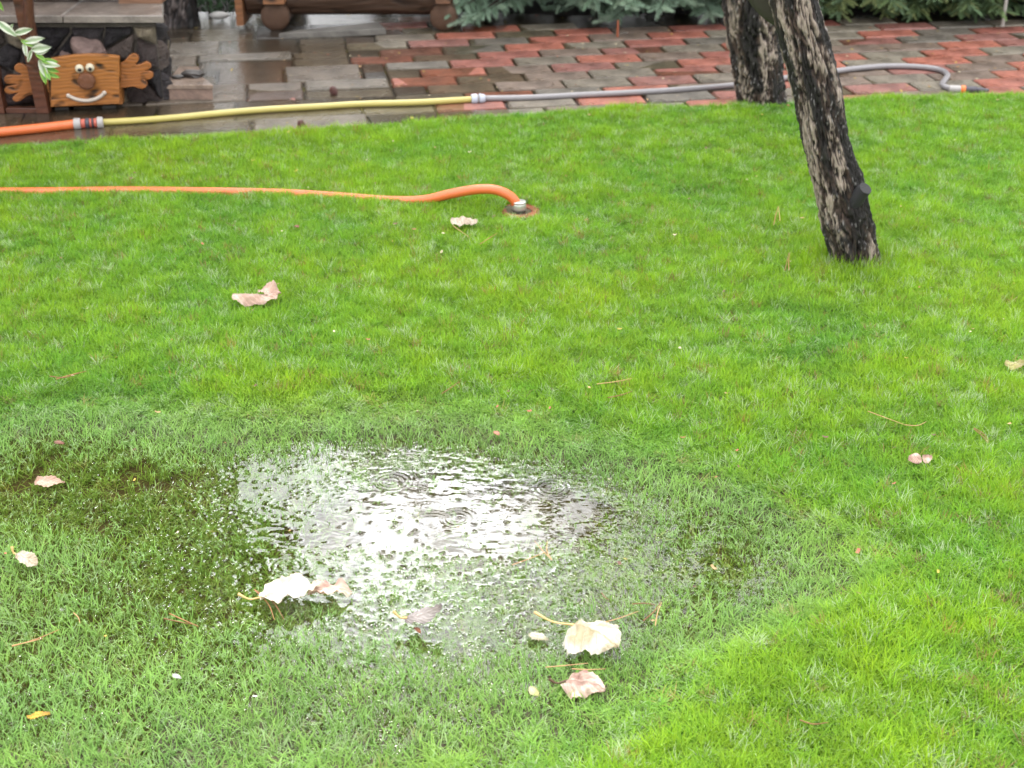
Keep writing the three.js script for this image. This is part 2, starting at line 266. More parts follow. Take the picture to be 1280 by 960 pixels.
  for (const w of [0.6, 0.43, 9]) { const xb = Math.min(xEnd, xa + w), last = w === 9; const g = slabGeo([[xa + 0.002, -dep / 2], [last ? xb - skew : xb - 0.002, -dep / 2], [last ? xb : xb - 0.002, dep / 2 + 0.016], [xa + 0.002, dep / 2 + 0.016]], 0.022, 0.004); g.translate(0, top, 0); part('coping_slab', g, cop, porch); xa = xb; }
  const pl = Vz(150, 9, zF - 0.17), pr = Vz(204, 9, zF - 0.17), yT = top + 0.022;
  part('post', boxGeo(pl.x - o.x, pr.x - o.x, yT, 2.35, -0.11, -0.03, 0.006), wood(0.22, 0.11, 0.06, 0.5), porch);
  part('beam', boxGeo(xL - o.x, pl.x - o.x - 0.002, yT + 0.012, yT + 0.12, -0.1, -0.045, 0.004), wood(0.2, 0.1, 0.05, 0.5), porch);
  const rf = boxGeo(xL - 1.6 - o.x, xR + 0.02 - o.x, 0, 0.09, -1.6, 0.75, 0.01); rf.rotateX(0.12); rf.translate(0, 2.42, 0);
  const lw = []; for (let i = 0; i < 15; i++) lw.push(new THREE.CylinderGeometry(0.1, 0.1, 3.4, 14).rotateZ(Math.PI / 2).translate(xR - 0.5 - o.x - 1.7, 0.1 + i * 0.18, -1.55 - dep / 2));
  lw.forEach((q) => part('wall_log', q, wood(0.1, 0.05, 0.025, 0.6), porch));
  part('roof', rf, wood(0.12, 0.07, 0.045, 0.7), porch);
}
// ------------------------------------------------------------------ brown timber frame and the wooden planter box with a face
{
  const z0 = G(30, 140, PY).z, t = thing('timber_frame', V3(G(25, 140, PY).x, 0, z0), 'dark brown timber frame of two uprights and a low crossbar before the stone plinth', 'wooden frame');
  const o = t.position, m = wood(0.1, 0.035, 0.018, 0.35), X = (x, y) => Vz(x, y, z0).x - o.x, Y = (y) => Vz(30, y, z0).y;
  const leg = (x0, x1, tilt, h) => { const g = boxGeo(x0, x1, PY, h, -0.018, 0.018, 0.003), p = g.attributes.position; for (let i = 0; i < p.count; i++) p.setX(i, p.getX(i) + (p.getY(i) - PY) * tilt); g.computeVertexNormals(); return g; };
  part('upright', leg(X(-4, 140), X(8, 140), -0.03, 0.62), m, t);
  part('upright', leg(X(48, 140), X(63, 140), -0.06, 0.62), m, t);
  part('crossbar', boxGeo(X(8, 137) + 0.002, X(48, 137) + 0.001, Y(140), Y(134), -0.012, 0.012, 0.002), m, t);
  const br = limb([V3(X(56, 84), Y(86), 0.02), V3(X(40, 30), Y(40), 0.02), V3(X(36, -40), Y(-40), 0.02)], [0.016, 0.016, 0.016], 6, 4); part('brace', br, m, t);
}
{
  const z0 = G(106, 139, PY).z, c = G(106, 139, PY), t = thing('planter_box', V3(c.x, PY, z0), 'orange wooden planter box with a smiling face and two cut-out hands', 'planter'); t.rotation.y = 0.14;
  const s = (x, y) => { const p = Vz(x, y, z0); return [p.x - c.x, p.y - PY]; };
  const body = wood(0.36, 0.135, 0.03, 0.4, 5), shapeOf = (pts) => new THREE.Shape(new THREE.SplineCurve(pts.map(([x, y]) => new THREE.Vector2(...s(x / 4, y / 4)))).getPoints(pts.length * 6));
  const ex = (sh, d, b = 0.0025) => new THREE.ExtrudeGeometry(sh, { depth: d, bevelEnabled: true, bevelThickness: b, bevelSize: b, bevelSegments: 2, curveSegments: 10 });
  const poly = (pts) => { const sh = new THREE.Shape(); pts.forEach(([x, y], i) => sh[i ? 'lineTo' : 'moveTo'](...s(x / 4, y / 4))); return sh; };
  const front = []; for (let i = 0; i <= 10; i++) { const u = i / 10; front.push([264 + u * 326, 322 - 24 * Math.sin(Math.PI * (0.12 + u * 0.76)) ]); } front.push([594, 528], [588, 542], [264, 545]);
  const fp = ex(poly(front), 0.014); fp.translate(0, 0.012, -0.016);
  const W = 0.105, D = 0.15;
  const f = part('front_board', fp, body, t);
  for (const sx of [-1, 1]) part('side_board', boxGeo(sx * W - 0.007, sx * W + 0.007, 0.012, 0.125, -D, -0.021, 0.002), body, t);
  const back = []; for (let i = 0; i <= 10; i++) { const u = i / 10; back.push([240 + u * 340, 320 - 56 * Math.sin(Math.PI * (0.1 + u * 0.8))]); } back.push([580, 540], [240, 540]);
  const bp = ex(poly(back), 0.012); bp.translate(0, 0.012, -D - 0.014); part('back_board', bp, wood(0.16, 0.06, 0.025, 0.4), t);
  part('soil', boxGeo(-W + 0.008, W - 0.008, 0.02, 0.095, -D + 0.002, -0.022, 0.002), std(Col(0.03, 0.02, 0.015), 0.9), t);
  for (const sx of [-1, 1]) part('foot', boxGeo(sx * 0.07 - 0.02, sx * 0.07 + 0.02, 0, 0.011, -D, -0.02, 0.002), std(Col(0.02, 0.015, 0.012), 0.6), t);
  const right = [[596, 335], [615, 325], [640, 297], [660, 291], [677, 300], [679, 320], [662, 342], [690, 345], [720, 333], [738, 341], [740, 358], [715, 372], [702, 380], [735, 379], [751, 390], [749, 408], [725, 417], [700, 416], [718, 428], [723, 446], [705, 461], [680, 457], [655, 449], [596, 455]];
  const left = [[240, 350], [200, 349], [150, 345], [120, 327], [95, 321], [79, 335], [86, 353], [112, 367], [106, 379], [70, 377], [38, 380], [30, 395], [41, 413], [75, 414], [98, 421], [62, 429], [36, 436], [32, 452], [50, 464], [85, 460], [98, 464], [77, 480], [71, 494], [86, 503], [108, 497], [140, 476], [200, 468], [240, 466]];
  const hm = wood(0.33, 0.115, 0.028, 0.38, 5);
  for (const [n, pts] of [['hand', right], ['hand', left]]) { const g = ex(shapeOf(pts), 0.010, 0.002); g.translate(0, 0, -0.035); part(n, g, hm, t); }
  const zf = 0.001, white = std(Col(0.5, 0.45, 0.33), 0.3), black = std(Col(0.012, 0.012, 0.014), 0.25);
  for (const [x, y] of [[398, 342], [449, 339]]) { const [ex0, ey0] = s(x / 4, y / 4); const e = part('eye', new THREE.SphereGeometry(0.0132, 20, 14).scale(1, 1, 0.75), white, f); e.position.set(ex0, ey0, zf + 0.002); const p = part('pupil', new THREE.SphereGeometry(0.0058, 14, 10).scale(1, 1, 0.5), black, f); p.position.set(ex0 + 0.001, ey0 - 0.002, zf + 0.0105); }
  { const [nx, ny] = s(434 / 4, 402 / 4), g = new THREE.LatheGeometry([[0, 0], [0.023, 0], [0.026, 0.003], [0.026, 0.018], [0.0235, 0.023], [0.017, 0.025], [0, 0.0255]].map(([a, b]) => new THREE.Vector2(a, b)), 28).rotateX(Math.PI / 2); const n = part('nose', g, wood(0.2, 0.07, 0.025, 0.35, 6), f); n.position.set(nx, ny, zf - 0.002); }
  { const m = [[345, 474], [375, 490], [410, 500], [440, 502], [475, 496], [503, 482], [520, 466]].map(([x, y]) => { const q = s(x / 4, y / 4); return V3(q[0], q[1], zf + 0.003); }); const g = mergeGeometries([tube(m, 0.0058, 8), new THREE.SphereGeometry(0.0066, 10, 8).translate(...m[0].toArray()), new THREE.SphereGeometry(0.0066, 10, 8).translate(...m[6].toArray())]); part('mouth', g, std(Col(0.45, 0.39, 0.33), 0.4), f); }
  // pink stone lying in the box
  const g = new THREE.IcosahedronGeometry(0.052, 3), p = g.attributes.position; for (let i = 0; i < p.count; i++) { const v = V3(p.getX(i), p.getY(i), p.getZ(i)), k = 1 + 0.35 * noise.noise(v.x * 22, v.y * 22, v.z * 22); v.multiplyScalar(Math.round(k * 9) / 9); p.setXYZ(i, v.x * 1.15, v.y * 0.85, v.z); } g.computeVertexNormals();
  const q = Vz(112, 66, z0 - 0.085), st = part('pink_stone', g, std(Col(0.25, 0.165, 0.145), 0.6, { bumpMap: rep(grit, 2), bumpScale: 0.004, map: rep(mottle, 1) }), scene); st.position.copy(q); st.rotation.set(0.2, 0.5, -0.5); tag(st, 'rough pink stone lying in the planter box behind the smiling face', 'stone');
  const q2 = Vz(84, 76, z0 - 0.07), s2 = part('pink_stone', g, st.material, scene); s2.position.copy(q2); s2.scale.setScalar(0.5); s2.rotation.set(1, 2, 0.3); tag(s2, 'small pale stone in the planter box, left of the big pink stone', 'stone');
}
{ // low step block right of the plinth
  const a = G(208, 126, PY), b = G(268, 124, PY), h = Vz(208, 106, a.z).y - PY, c = V3((a.x + b.x) / 2, PY, a.z), w = (b.x - a.x) / 2;
  const t = thing('step_block', c, 'low pinkish stone block against the right foot of the stone plinth', 'stone block');
  const back = G(222, 83, PY + h).z - c.z;
  part('block', slabGeo([[-w, -0.001], [w, -0.001], [w - 0.05, back * 0.45], [-w + 0.06, back], [-w, back]].reverse(), h - 0.012, 0.002), std(Col(0.3, 0.2, 0.155), 0.6, { map: rep(mottle, 4), bumpMap: rep(grit, 6), bumpScale: 0.003 }), t);
  const g = slabGeo([[-w - 0.004, 0.004], [w + 0.004, 0.004], [w - 0.05, back * 0.45], [-w + 0.06, back], [-w - 0.004, back]].reverse(), 0.012, 0.002); g.translate(0, h - 0.0118, 0);
  part('top_slab', g, std(Col(0.32, 0.24, 0.19), 0.4, { map: rep(mottle, 3), roughnessMap: rep(wetMap, 3) }), t);
  const chip = std(Col(0.07, 0.062, 0.058), 0.5, { map: rep(mottle, 3) });
  for (const [x, y, r, l] of [[223, 98, 0.013, 'dark angular stone chip on the step block, left one of the pair'], [241, 96, 0.024, 'larger flat dark stone chip on the step block, right one of the pair']]) { const gg = new THREE.DodecahedronGeometry(r, 1), p = gg.attributes.position; for (let i = 0; i < p.count; i++) { const k = 1 + 0.4 * noise.noise(p.getX(i) * 60, p.getY(i) * 60 + x, p.getZ(i) * 60); p.setXYZ(i, p.getX(i) * k * 1.5, p.getY(i) * k * 0.55, p.getZ(i) * k); } gg.computeVertexNormals(); const m = part('stone_chip', gg, chip, scene); m.position.copy(G(x, y, PY + h)).add(V3(0, r * 0.4, 0)); tag(m, l, 'stone chip'); }
}
// ------------------------------------------------------------------ hoses
const hoseMat = (r, g, b, ro = 0.35) => phy(Col(r, g, b), ro, { clearcoat: 0.4, clearcoatRoughness: 0.3, bumpMap: rep(grit, 6), bumpScale: 0.0006 });
const orangeHose = hoseMat(0.6, 0.13, 0.03), yellowHose = hoseMat(0.44, 0.37, 0.1), greyHose = hoseMat(0.24, 0.225, 0.235);
function hose(pts, r, mat, label, base = PY, segs = 14) { const m = part('garden_hose', tube(pts.map(([x, y, h = 0]) => G(x, y + 3, base + r + h)), r, segs, 0.01), mat, scene); return tag(m, label, 'hose'); }
hose([[-160, 172], [-60, 167], [0, 162], [50, 157], [94, 152]], 0.0135, orangeHose, 'orange garden hose on the wet patio, running out of the picture on the left');
hose([[126, 150], [180, 147], [230, 143], [270, 139], [330, 134], [400, 130], [450, 127], [520, 125], [592, 121]], 0.0098, yellowHose, 'yellow garden hose lying along the front edge of the patio');
hose([[604, 120], [660, 119], [720, 116], [780, 113], [850, 109], [920, 103], [985, 94], [1042, 86], [1075, 82], [1110, 79.5], [1150, 80.5], [1174, 84], [1184, 90], [1181, 97], [1178, 103], [1185, 107], [1194, 109]], 0.0092, greyHose, 'grey garden hose curving behind the two trunks to a black nozzle');
{
  const along = (a, b, r, list, name, label, cat, mats) => { // list of [t0, t1, radius0, radius1, material]
    const A = G(a[0], a[1] + 3, PY + r), B = G(b[0], b[1] + 3, PY + r), l = A.distanceTo(B), t = thing(name, A, label, cat);
    for (const [n, t0, t1, r0, r1, m] of list) { const g = new THREE.LatheGeometry([[0, t0 * l], [r0 * 0.9, t0 * l], [r0, t0 * l + 0.002], [r1, t1 * l - 0.002], [r1 * 0.9, t1 * l], [0, t1 * l]].map(([x, y]) => new THREE.Vector2(x, y)), 20); part(n, g, m, t); }
    t.quaternion.setFromUnitVectors(V3(0, 1, 0), B.sub(A).normalize()); return t; };
  const dk = std(Col(0.05, 0.045, 0.06), 0.4), gy = std(Col(0.33, 0.31, 0.3), 0.4), rd = std(Col(0.4, 0.09, 0.06), 0.4), lg = std(Col(0.4, 0.43, 0.5), 0.35), or = std(Col(0.75, 0.17, 0.04), 0.4);
  along([92, 152], [129, 150], 0.014, [['collar', 0, 0.24, 0.0165, 0.0165, gy], ['sleeve', 0.24, 0.4, 0.0135, 0.0135, rd], ['ring', 0.4, 0.53, 0.015, 0.015, dk], ['sleeve', 0.53, 0.62, 0.0135, 0.0135, rd], ['ring', 0.62, 0.68, 0.0145, 0.0145, dk], ['sleeve', 0.68, 0.8, 0.0135, 0.0135, rd], ['collar', 0.8, 1, 0.0175, 0.0165, gy]], 'hose_connector', 'red and black hose connector with grey collars joining orange and yellow hoses', 'hose connector');
  along([589, 121], [606, 120], 0.011, [['collar', 0, 0.42, 0.015, 0.0165, lg], ['ring', 0.42, 0.56, 0.013, 0.013, gy], ['collar', 0.56, 1, 0.0165, 0.0135, lg]], 'hose_connector', 'blue-grey hose connector joining the yellow and grey hoses', 'hose connector');
  along([1186, 108], [1236, 110], 0.011, [['sleeve', 0, 0.3, 0.012, 0.012, gy], ['ring', 0.3, 0.42, 0.0125, 0.0125, or], ['barrel', 0.42, 0.7, 0.011, 0.011, dk], ['tip', 0.7, 1, 0.009, 0.005, dk]], 'hose_nozzle', 'black spray nozzle with an orange ring at the end of the grey hose', 'nozzle');
}
{ // orange hose on the lawn and the water outlet it runs into
  const pts = [[-200, 238, 0.03], [-60, 240, 0.028], [60, 240, 0.03], [150, 239, 0.029], [250, 240, 0.031], [350, 242, 0.029], [420, 246, 0.03], [490, 251, 0.031], [530, 250, 0.04]].map(([x, y, h]) => G(x, y, h));
  const o = G(649, 266, 0.02), zO = o.z, up = [[565, 242], [600, 236.5], [622, 238], [640, 247], [648, 258]].map(([x, y], i) => Vz(x, y, lerp(pts[8].z, zO, [0.35, 0.6, 0.8, 0.95, 1][i])));
  tag(part('garden_hose', tube([...pts, ...up, o.clone().setY(0.045)], 0.0122, 14, 0.01), orangeHose, scene), 'orange garden hose across the lawn, arching down into the water outlet', 'hose');
  for (let i = 0; i < 60; i++) { const c = new THREE.CatmullRomCurve3(pts).getPoint(i / 59); press.push([c.x, c.z, 0.022, 0.8]); }
  const t = thing('water_outlet', o, 'sunken rusty orange ring with a metal hose coupling in the lawn', 'water outlet');
  const ring = new THREE.LatheGeometry([[0.03, -0.01], [0.03, 0.004], [0.033, 0.007], [0.05, 0.007], [0.054, 0.003], [0.054, -0.02]].map(([a, b]) => new THREE.Vector2(a, b)), 40);
  part('ring', ring, std(Col(0.34, 0.085, 0.03), 0.6, { map: rep(mottle, 2), bumpMap: rep(grit, 3), bumpScale: 0.002 }), t);
  part('lid', new THREE.CylinderGeometry(0.0302, 0.0302, 0.006, 32).translate(0, -0.002, 0), std(Col(0.16, 0.05, 0.022), 0.7), t);
  const cp = new THREE.LatheGeometry([[0, 0], [0.012, 0], [0.013, 0.006], [0.0165, 0.008], [0.0172, 0.011], [0.0172, 0.022], [0.0155, 0.0235], [0.0155, 0.0255], [0.0172, 0.027], [0.0168, 0.030], [0.013, 0.031], [0, 0.031]].map(([a, b]) => new THREE.Vector2(a, b)), 24);
  part('coupling', cp, std(Col(0.55, 0.56, 0.52), 0.3, { metalness: 0.7 }), t);
  press.push([o.x, o.z, 0.05, 0.0], [o.x, o.z + 0.06, 0.05, 0.5], [o.x + 0.03, o.z + 0.045, 0.03, 0.5], [o.x - 0.03, o.z + 0.045, 0.03, 0.5]);
}
// ------------------------------------------------------------------ log frame, plank, cones, post
{
  const zf = G(345, 39, PY).z, c = G(450, 30, PY), t = thing('log_frame', V3(c.x, PY, zf), 'low dark weathered log lying across two round log ends at the back of the patio', 'log frame');
  const bark = (r, g, b) => std(Col(r, g, b), 0.55, { map: rep(grain, 2), bumpMap: rep(grain, 2), bumpScale: 0.006 }), dark = bark(0.085, 0.046, 0.028), face = wood(0.13, 0.065, 0.035, 0.6, 7);
  const X = (x, y, z = zf) => Vz(x, y, z).x - c.x, Y = (y, z = zf) => Vz(400, y, z).y - PY;
  const log = (r, l) => { const g = new THREE.CylinderGeometry(r, r * 1.03, l, 40, 24, true), p = g.attributes.position; for (let i = 0; i < p.count; i++) { const y = p.getY(i), a = Math.atan2(p.getZ(i), p.getX(i)), k = 1 + 0.06 * noise.noise(Math.cos(a) * 2, y * 2, Math.sin(a) * 2) - 0.07 * Math.max(0, 0.25 - Math.abs(noise.noise(a * 3, y * 1.5, 3))) * 4; p.setX(i, p.getX(i) * k); p.setZ(i, p.getZ(i) * k); } const u = g.attributes.uv; for (let i = 0; i < u.count; i++) u.setXY(i, u.getY(i) * l, u.getX(i) * r * 6.28); g.computeVertexNormals(); return g; };
  for (const [x, y, r] of [[345, 38, 0.054], [555, 33, 0.052]]) {
    const g = log(r, 0.5).rotateX(Math.PI / 2).translate(X(x, y), r, -0.25 ); const m = part('log_end', g, dark, t);
    const cap = new THREE.LatheGeometry([[0, 0.014], [r * 0.5, 0.012], [r * 0.85, 0.006], [r * 1.0, -0.004]].map(([a, b]) => new THREE.Vector2(a, b)), 28).rotateX(Math.PI / 2).translate(X(x, y), r, 0.0); part('cut_face', cap, face, m);
  }
  const r = 0.075; const mg = log(r, X(566, 20) - X(306, 20)).rotateZ(Math.PI / 2).translate((X(566, 20) + X(306, 20)) / 2, 0.118, -0.1); const ml = part('long_log', mg, dark, t);
  part('cut_face', new THREE.CircleGeometry(r, 28).rotateY(-Math.PI / 2).translate(X(306, 20) + 0.001, 0.118, -0.1), face, ml);
  part('upper_log', log(r, X(566, 20) - X(306, 20)).rotateZ(Math.PI / 2).translate((X(566, 20) + X(306, 20)) / 2, 0.118 + r * 1.9, -0.1), dark, t);
  part('post', boxGeo(X(331, 5), X(357, 5), 0.106, 1.0, -0.045, 0.035, 0.005), wood(0.3, 0.13, 0.055, 0.5), t);
  part('post', boxGeo(X(545, 5), X(563, 5), 0.108, 1.0, -0.045, 0.035, 0.005), wood(0.17, 0.08, 0.04, 0.5), t);
  part('end_board', boxGeo(X(294, 10), X(303, 10), 0.02, 0.7, -0.2, 0.0, 0.003), wood(0.26, 0.11, 0.045, 0.5), t);
}
{
  const a = G(349, 48, PY), b = G(483, 45, PY), bk = G(474, 36.5, PY), t = part('loose_plank', slabGeo([[0, 0], [b.x - a.x, b.z - a.z], [bk.x - a.x, bk.z - a.z], [0.03, (bk.z - b.z) * 0.3]].reverse(), 0.022, 0.003), std(Col(0.19, 0.175, 0.155), 0.45, { map: rep(mottle, 4) }), scene);
  t.position.copy(a); t.position.y = PY - 0.004; t.rotation.z = 0.025; tag(t, 'loose grey stone slab lying askew on the patio before the log', 'stone slab');
}
{
  const cone = (x, y, r, label) => { const t = thing('pine_cone', G(x, y, PY), label, 'pine cone'); const core = new THREE.SphereGeometry(r * 0.7, 12, 10).scale(1, 1.35, 1).translate(0, r, 0), mat = std(Col(0.085, 0.03, 0.025), 0.55), sc = [];
    for (let i = 0; i < 46; i++) { const f = i / 46, y0 = f * 1.9 - 0.95, a = i * 2.39996, rad = Math.sqrt(1 - y0 * y0) * 0.85; const g = new THREE.SphereGeometry(r * 0.3, 6, 5).scale(1, 0.4, 1).rotateX(0.5).rotateY(-a + Math.PI / 2).translate(Math.cos(a) * rad * r, r + y0 * r * 1.2, Math.sin(a) * rad * r); sc.push(g); }
    part('core', core, mat, t); part('scales', mergeGeometries(sc), mat, t); t.rotation.z = 0.4; return t; };
  cone(419, 118, 0.0125, 'dark reddish pine cone standing on the slabs behind the yellow hose');
  cone(379, 160, 0.0115, 'dark pine cone at the lawn edge in front of the yellow hose');
  const p = thing('marker_stake', G(1253, 33, 0.03), 'thin pale stake in the bed at the far right, by the hedge', 'stake'); part('shaft', new THREE.CylinderGeometry(0.006, 0.007, 0.2, 10).translate(0, 0.1, 0), std(Col(0.3, 0.28, 0.25), 0.6), p); part('cap', new THREE.CylinderGeometry(0.008, 0.008, 0.015, 10).translate(0, 0.205, 0), std(Col(0.1, 0.09, 0.08), 0.6), p);
  const q = thing('marker_stake', G(772, 46, 0.025), 'thin rusty stake standing under the blue-green spruce branches', 'stake'); part('shaft', new THREE.CylinderGeometry(0.004, 0.005, 0.06, 8).translate(0, 0.03, 0), std(Col(0.25, 0.07, 0.03), 0.6), q);
}
// ------------------------------------------------------------------ fruit tree trunks
function trunkGeo(path, rad, k0, seg = 150, step = 0.0045) {      // path: points; rad: radii
  const c = new THREE.CatmullRomCurve3(path), len = c.getLength(), n = Math.round(len / step), P = [], N = [], Cc = [], U = [], I = [];
  const X = V3(1, 0, 0), T = V3(), A = V3(), B = V3(), p = V3();
  const col = [[0.008, 0.006, 0.0055], [0.028, 0.017, 0.013], [0.095, 0.06, 0.042], [0.5, 0.43, 0.355], [0.05, 0.05, 0.022]];
  for (let j = 0; j <= n; j++) { const t = j / n; c.getPointAt(t, p); c.getTangentAt(t, T); B.crossVectors(X, T).normalize(); A.crossVectors(T, B).normalize();
    const q = t * (rad.length - 1), i0 = Math.min(rad.length - 2, Math.floor(q)), r0 = lerp(rad[i0], rad[i0 + 1], q - i0), y = t * len;
    for (let i = 0; i <= seg; i++) { const a = i / seg * 2 * Math.PI, ca = Math.cos(a), sa = Math.sin(a), w = 0.5 * noise.noise(ca * 2 + k0, y * 7, sa * 2);
      const cx = ca + w * 0.3, sz = sa + w * 0.3;
      const plate = noise.noise(cx * 4 + k0, y * 21, sz * 4), fine = noise.noise(cx * 12, y * 42 + k0, sz * 12), crack = Math.abs(noise.noise(cx * 7 + 9, y * 17 + k0, sz * 7)), tiny = noise.noise(ca * 34, y * 110, sa * 34 + k0), pat = noise.noise(ca * 1.5 + 20 + k0, y * 5.5, sa * 1.5);
      const flare = 1 + 0.25 * Math.exp(-y / 0.018) * (1 + 0.5 * Math.sin(a * 5 + k0));
      const d = 0.15 * smooth(crack, 0, 0.14) - 0.11 + 0.11 * plate + 0.08 * fine + 0.045 * tiny + 0.07 * noise.noise(ca * 1.2 + k0, y * 3, sa * 1.2), r = r0 * flare * (1 + d);
      P.push(p.x + A.x * ca * r + B.x * sa * r, p.y + A.y * ca * r + B.y * sa * r, p.z + A.z * ca * r + B.z * sa * r); U.push(a * r0, y);
      const pale = smooth(plate * 0.8 + pat * 0.8 + fine * 0.7 - ca * 0.2, 0.08, 0.3) * smooth(crack, 0.05, 0.13), rot = smooth(pat * -1.1 + fine * 0.5 + plate * 0.3 + ca * 0.14, -0.12, 0.1);
      const m = [0, 1, 2].map((k) => { let v = lerp(col[1][k], col[2][k], smooth(fine + tiny * 0.6, -0.3, 0.4)); v = lerp(v, col[3][k], pale * (0.65 + 0.5 * tiny)); v = lerp(v, col[0][k], Math.max(rot * 0.97, 1 - smooth(crack, 0.02, 0.1))); if (tiny > 0.42 && fine > 0.1) v = lerp(v, 0.4, 0.5); return v * (k === 0 ? 1.06 : 1); });
      Cc.push(...m); } }
  for (let j = 0; j < n; j++) for (let i = 0; i < seg; i++) { const a = j * (seg + 1) + i, b = a + seg + 1; I.push(a, a + 1, b, a + 1, b + 1, b); }
  const g = new THREE.BufferGeometry(); g.setAttribute('position', new THREE.Float32BufferAttribute(P, 3)); g.setAttribute('color', new THREE.Float32BufferAttribute(Cc, 3)); g.setAttribute('uv', new THREE.Float32BufferAttribute(U, 2)); g.setIndex(I); g.computeVertexNormals(); return g;
}
const barkMat = std(Col(1, 1, 1), 0.55, { vertexColors: true, bumpMap: rep(grit, 14), bumpScale: 0.004 });
const limbMat = std(Col(0.05, 0.035, 0.026), 0.7, { bumpMap: rep(grit, 8), bumpScale: 0.004 });
const leafGeo = (() => { const g = new THREE.PlaneGeometry(0.035, 0.06, 2, 3), p = g.attributes.position; for (let i = 0; i < p.count; i++) { const y = p.getY(i) / 0.06 + 0.5, w = Math.sin(Math.PI * clamp(y, 0.04, 0.97)) ; p.setX(i, p.getX(i) * w); p.setZ(i, Math.abs(p.getX(i)) * 0.4 - 0.01 * (y - 0.5) ** 2 * 4); } g.computeVertexNormals(); return g; })();
function scatter(geo, mat, list, name, parent, stuff = true) { // list of [matrix, colour]
  const m = new THREE.InstancedMesh(geo, mat, list.length); list.forEach(([M, c], i) => { m.setMatrixAt(i, M); if (c) m.setColorAt(i, c); }); m.name = parent === scene ? numbered(name) : name; if (stuff) m.userData.kind = 'stuff'; parent.add(m); return m; }
const treeLeaf = phy(Col(1, 1, 1), 0.8, { transmission: 0.35, side: THREE.DoubleSide });
function fruitTree(name, pix, widths, k0, label, leanZ, topTo) {
  const base = G(pix[0][0], pix[0][1], 0.0), s0 = pxm(pix[0][1]), pts = pix.map(([x, y], i) => { const q = Vz(x, y, base.z); q.z += leanZ * q.y; return q.sub(base); });
  pts[0].y = -0.03;
  const t = thing(name, base, label, 'tree'), rad = widths.map((w) => w * 0.45 / s0);
  const last = pts[pts.length - 1], up = topTo.map(([x, y, z]) => V3(x, y, z).add(last));
  part('trunk', trunkGeo([...pts, up[0]], [...rad, rad[rad.length - 1]], k0), barkMat, t);
  const R = rad[rad.length - 1], list = [], M = new THREE.Matrix4(), Q = new THREE.Quaternion(), E = new THREE.Euler();
  for (let b = 0; b < 7; b++) { const a = b * 2.4 + k0, start = up[0].clone().add(V3(0, -0.03, 0)), l = rr(0.7, 1.1), dir = V3(Math.cos(a) * 0.55, rr(0.8, 1.2), Math.sin(a) * 0.55).normalize();
    const m1 = start.clone().addScaledVector(dir, l * 0.5), e = start.clone().addScaledVector(dir, l).add(V3(Math.cos(a) * 0.2, 0.1, Math.sin(a) * 0.2)); part('limb', limb([start, m1, e], [R * 0.62, R * 0.4, R * 0.12], 9, 10), limbMat, t);
    for (let i = 0; i < 90; i++) { const f = rr(0.55, 1.1), c = start.clone().lerp(e, f), h = V3(rr(-1, 1), rr(-1, 1), rr(-1, 1)).multiplyScalar(0.22 + 0.1 * f); c.add(h); Q.setFromEuler(E.set(rr(0, 6), rr(0, 6), rr(0, 6))); M.compose(c, Q, V3(1, 1, 1).multiplyScalar(rr(0.7, 1.3))); list.push([M.clone(), Col(rr(0.06, 0.12), rr(0.13, 0.2), 0.025)]); } }
  scatter(leafGeo, treeLeaf, list, 'crown', t);
  return { t, base };
}
const front = fruitTree('fruit_tree', [[1078, 342], [1051, 244], [1031, 169], [1021, 112], [1007, 56], [992, 0]], [56, 66, 57, 59, 56, 64], 1.7, 'nearer fruit tree with leaning scaly pale and black trunk and a sawn stub', 0, [[-0.07, 0.35, -0.05]]);
{ const p = Vz(1068, 250, front.base.z + 0.03).sub(front.base), q = Vz(1081, 236, front.base.z + 0.05).sub(front.base), d = q.clone().sub(p).normalize(), g = new THREE.CylinderGeometry(0.0145, 0.019, 0.05, 18).translate(0, 0.0, 0), m = part('sawn_stub', g, std(Col(0.03, 0.028, 0.032), 0.6, { bumpMap: rep(grit, 5), bumpScale: 0.003 }), front.t); m.quaternion.setFromUnitVectors(V3(0, 1, 0), V3(0.35, 0.8, 0.5).normalize()); m.position.copy(Vz(1074, 244, front.base.z + 0.045).sub(front.base)); }
part('limb', limb([Vz(1000, 20, front.base.z - 0.02).sub(front.base), Vz(968, 2, front.base.z - 0.06).sub(front.base), Vz(930, -60, front.base.z - 0.12).sub(front.base), Vz(900, -160, front.base.z - 0.15).sub(front.base)], [0.04, 0.04, 0.03, 0.02], 14, 20), std(Col(0.045, 0.04, 0.022), 0.8, { bumpMap: rep(grit, 8), bumpScale: 0.006 }), front.t);
fruitTree('fruit_tree', [[954, 137], [947, 90], [940, 40], [936, 0]], [62, 63, 68, 66], 6.3, 'farther fruit tree with dark furrowed trunk at lawn edge, half behind the leaning trunk', 0, [[-0.04, 0.5, -0.1]]);
press.push([front.base.x, front.base.z, 0.05, 0.9]);
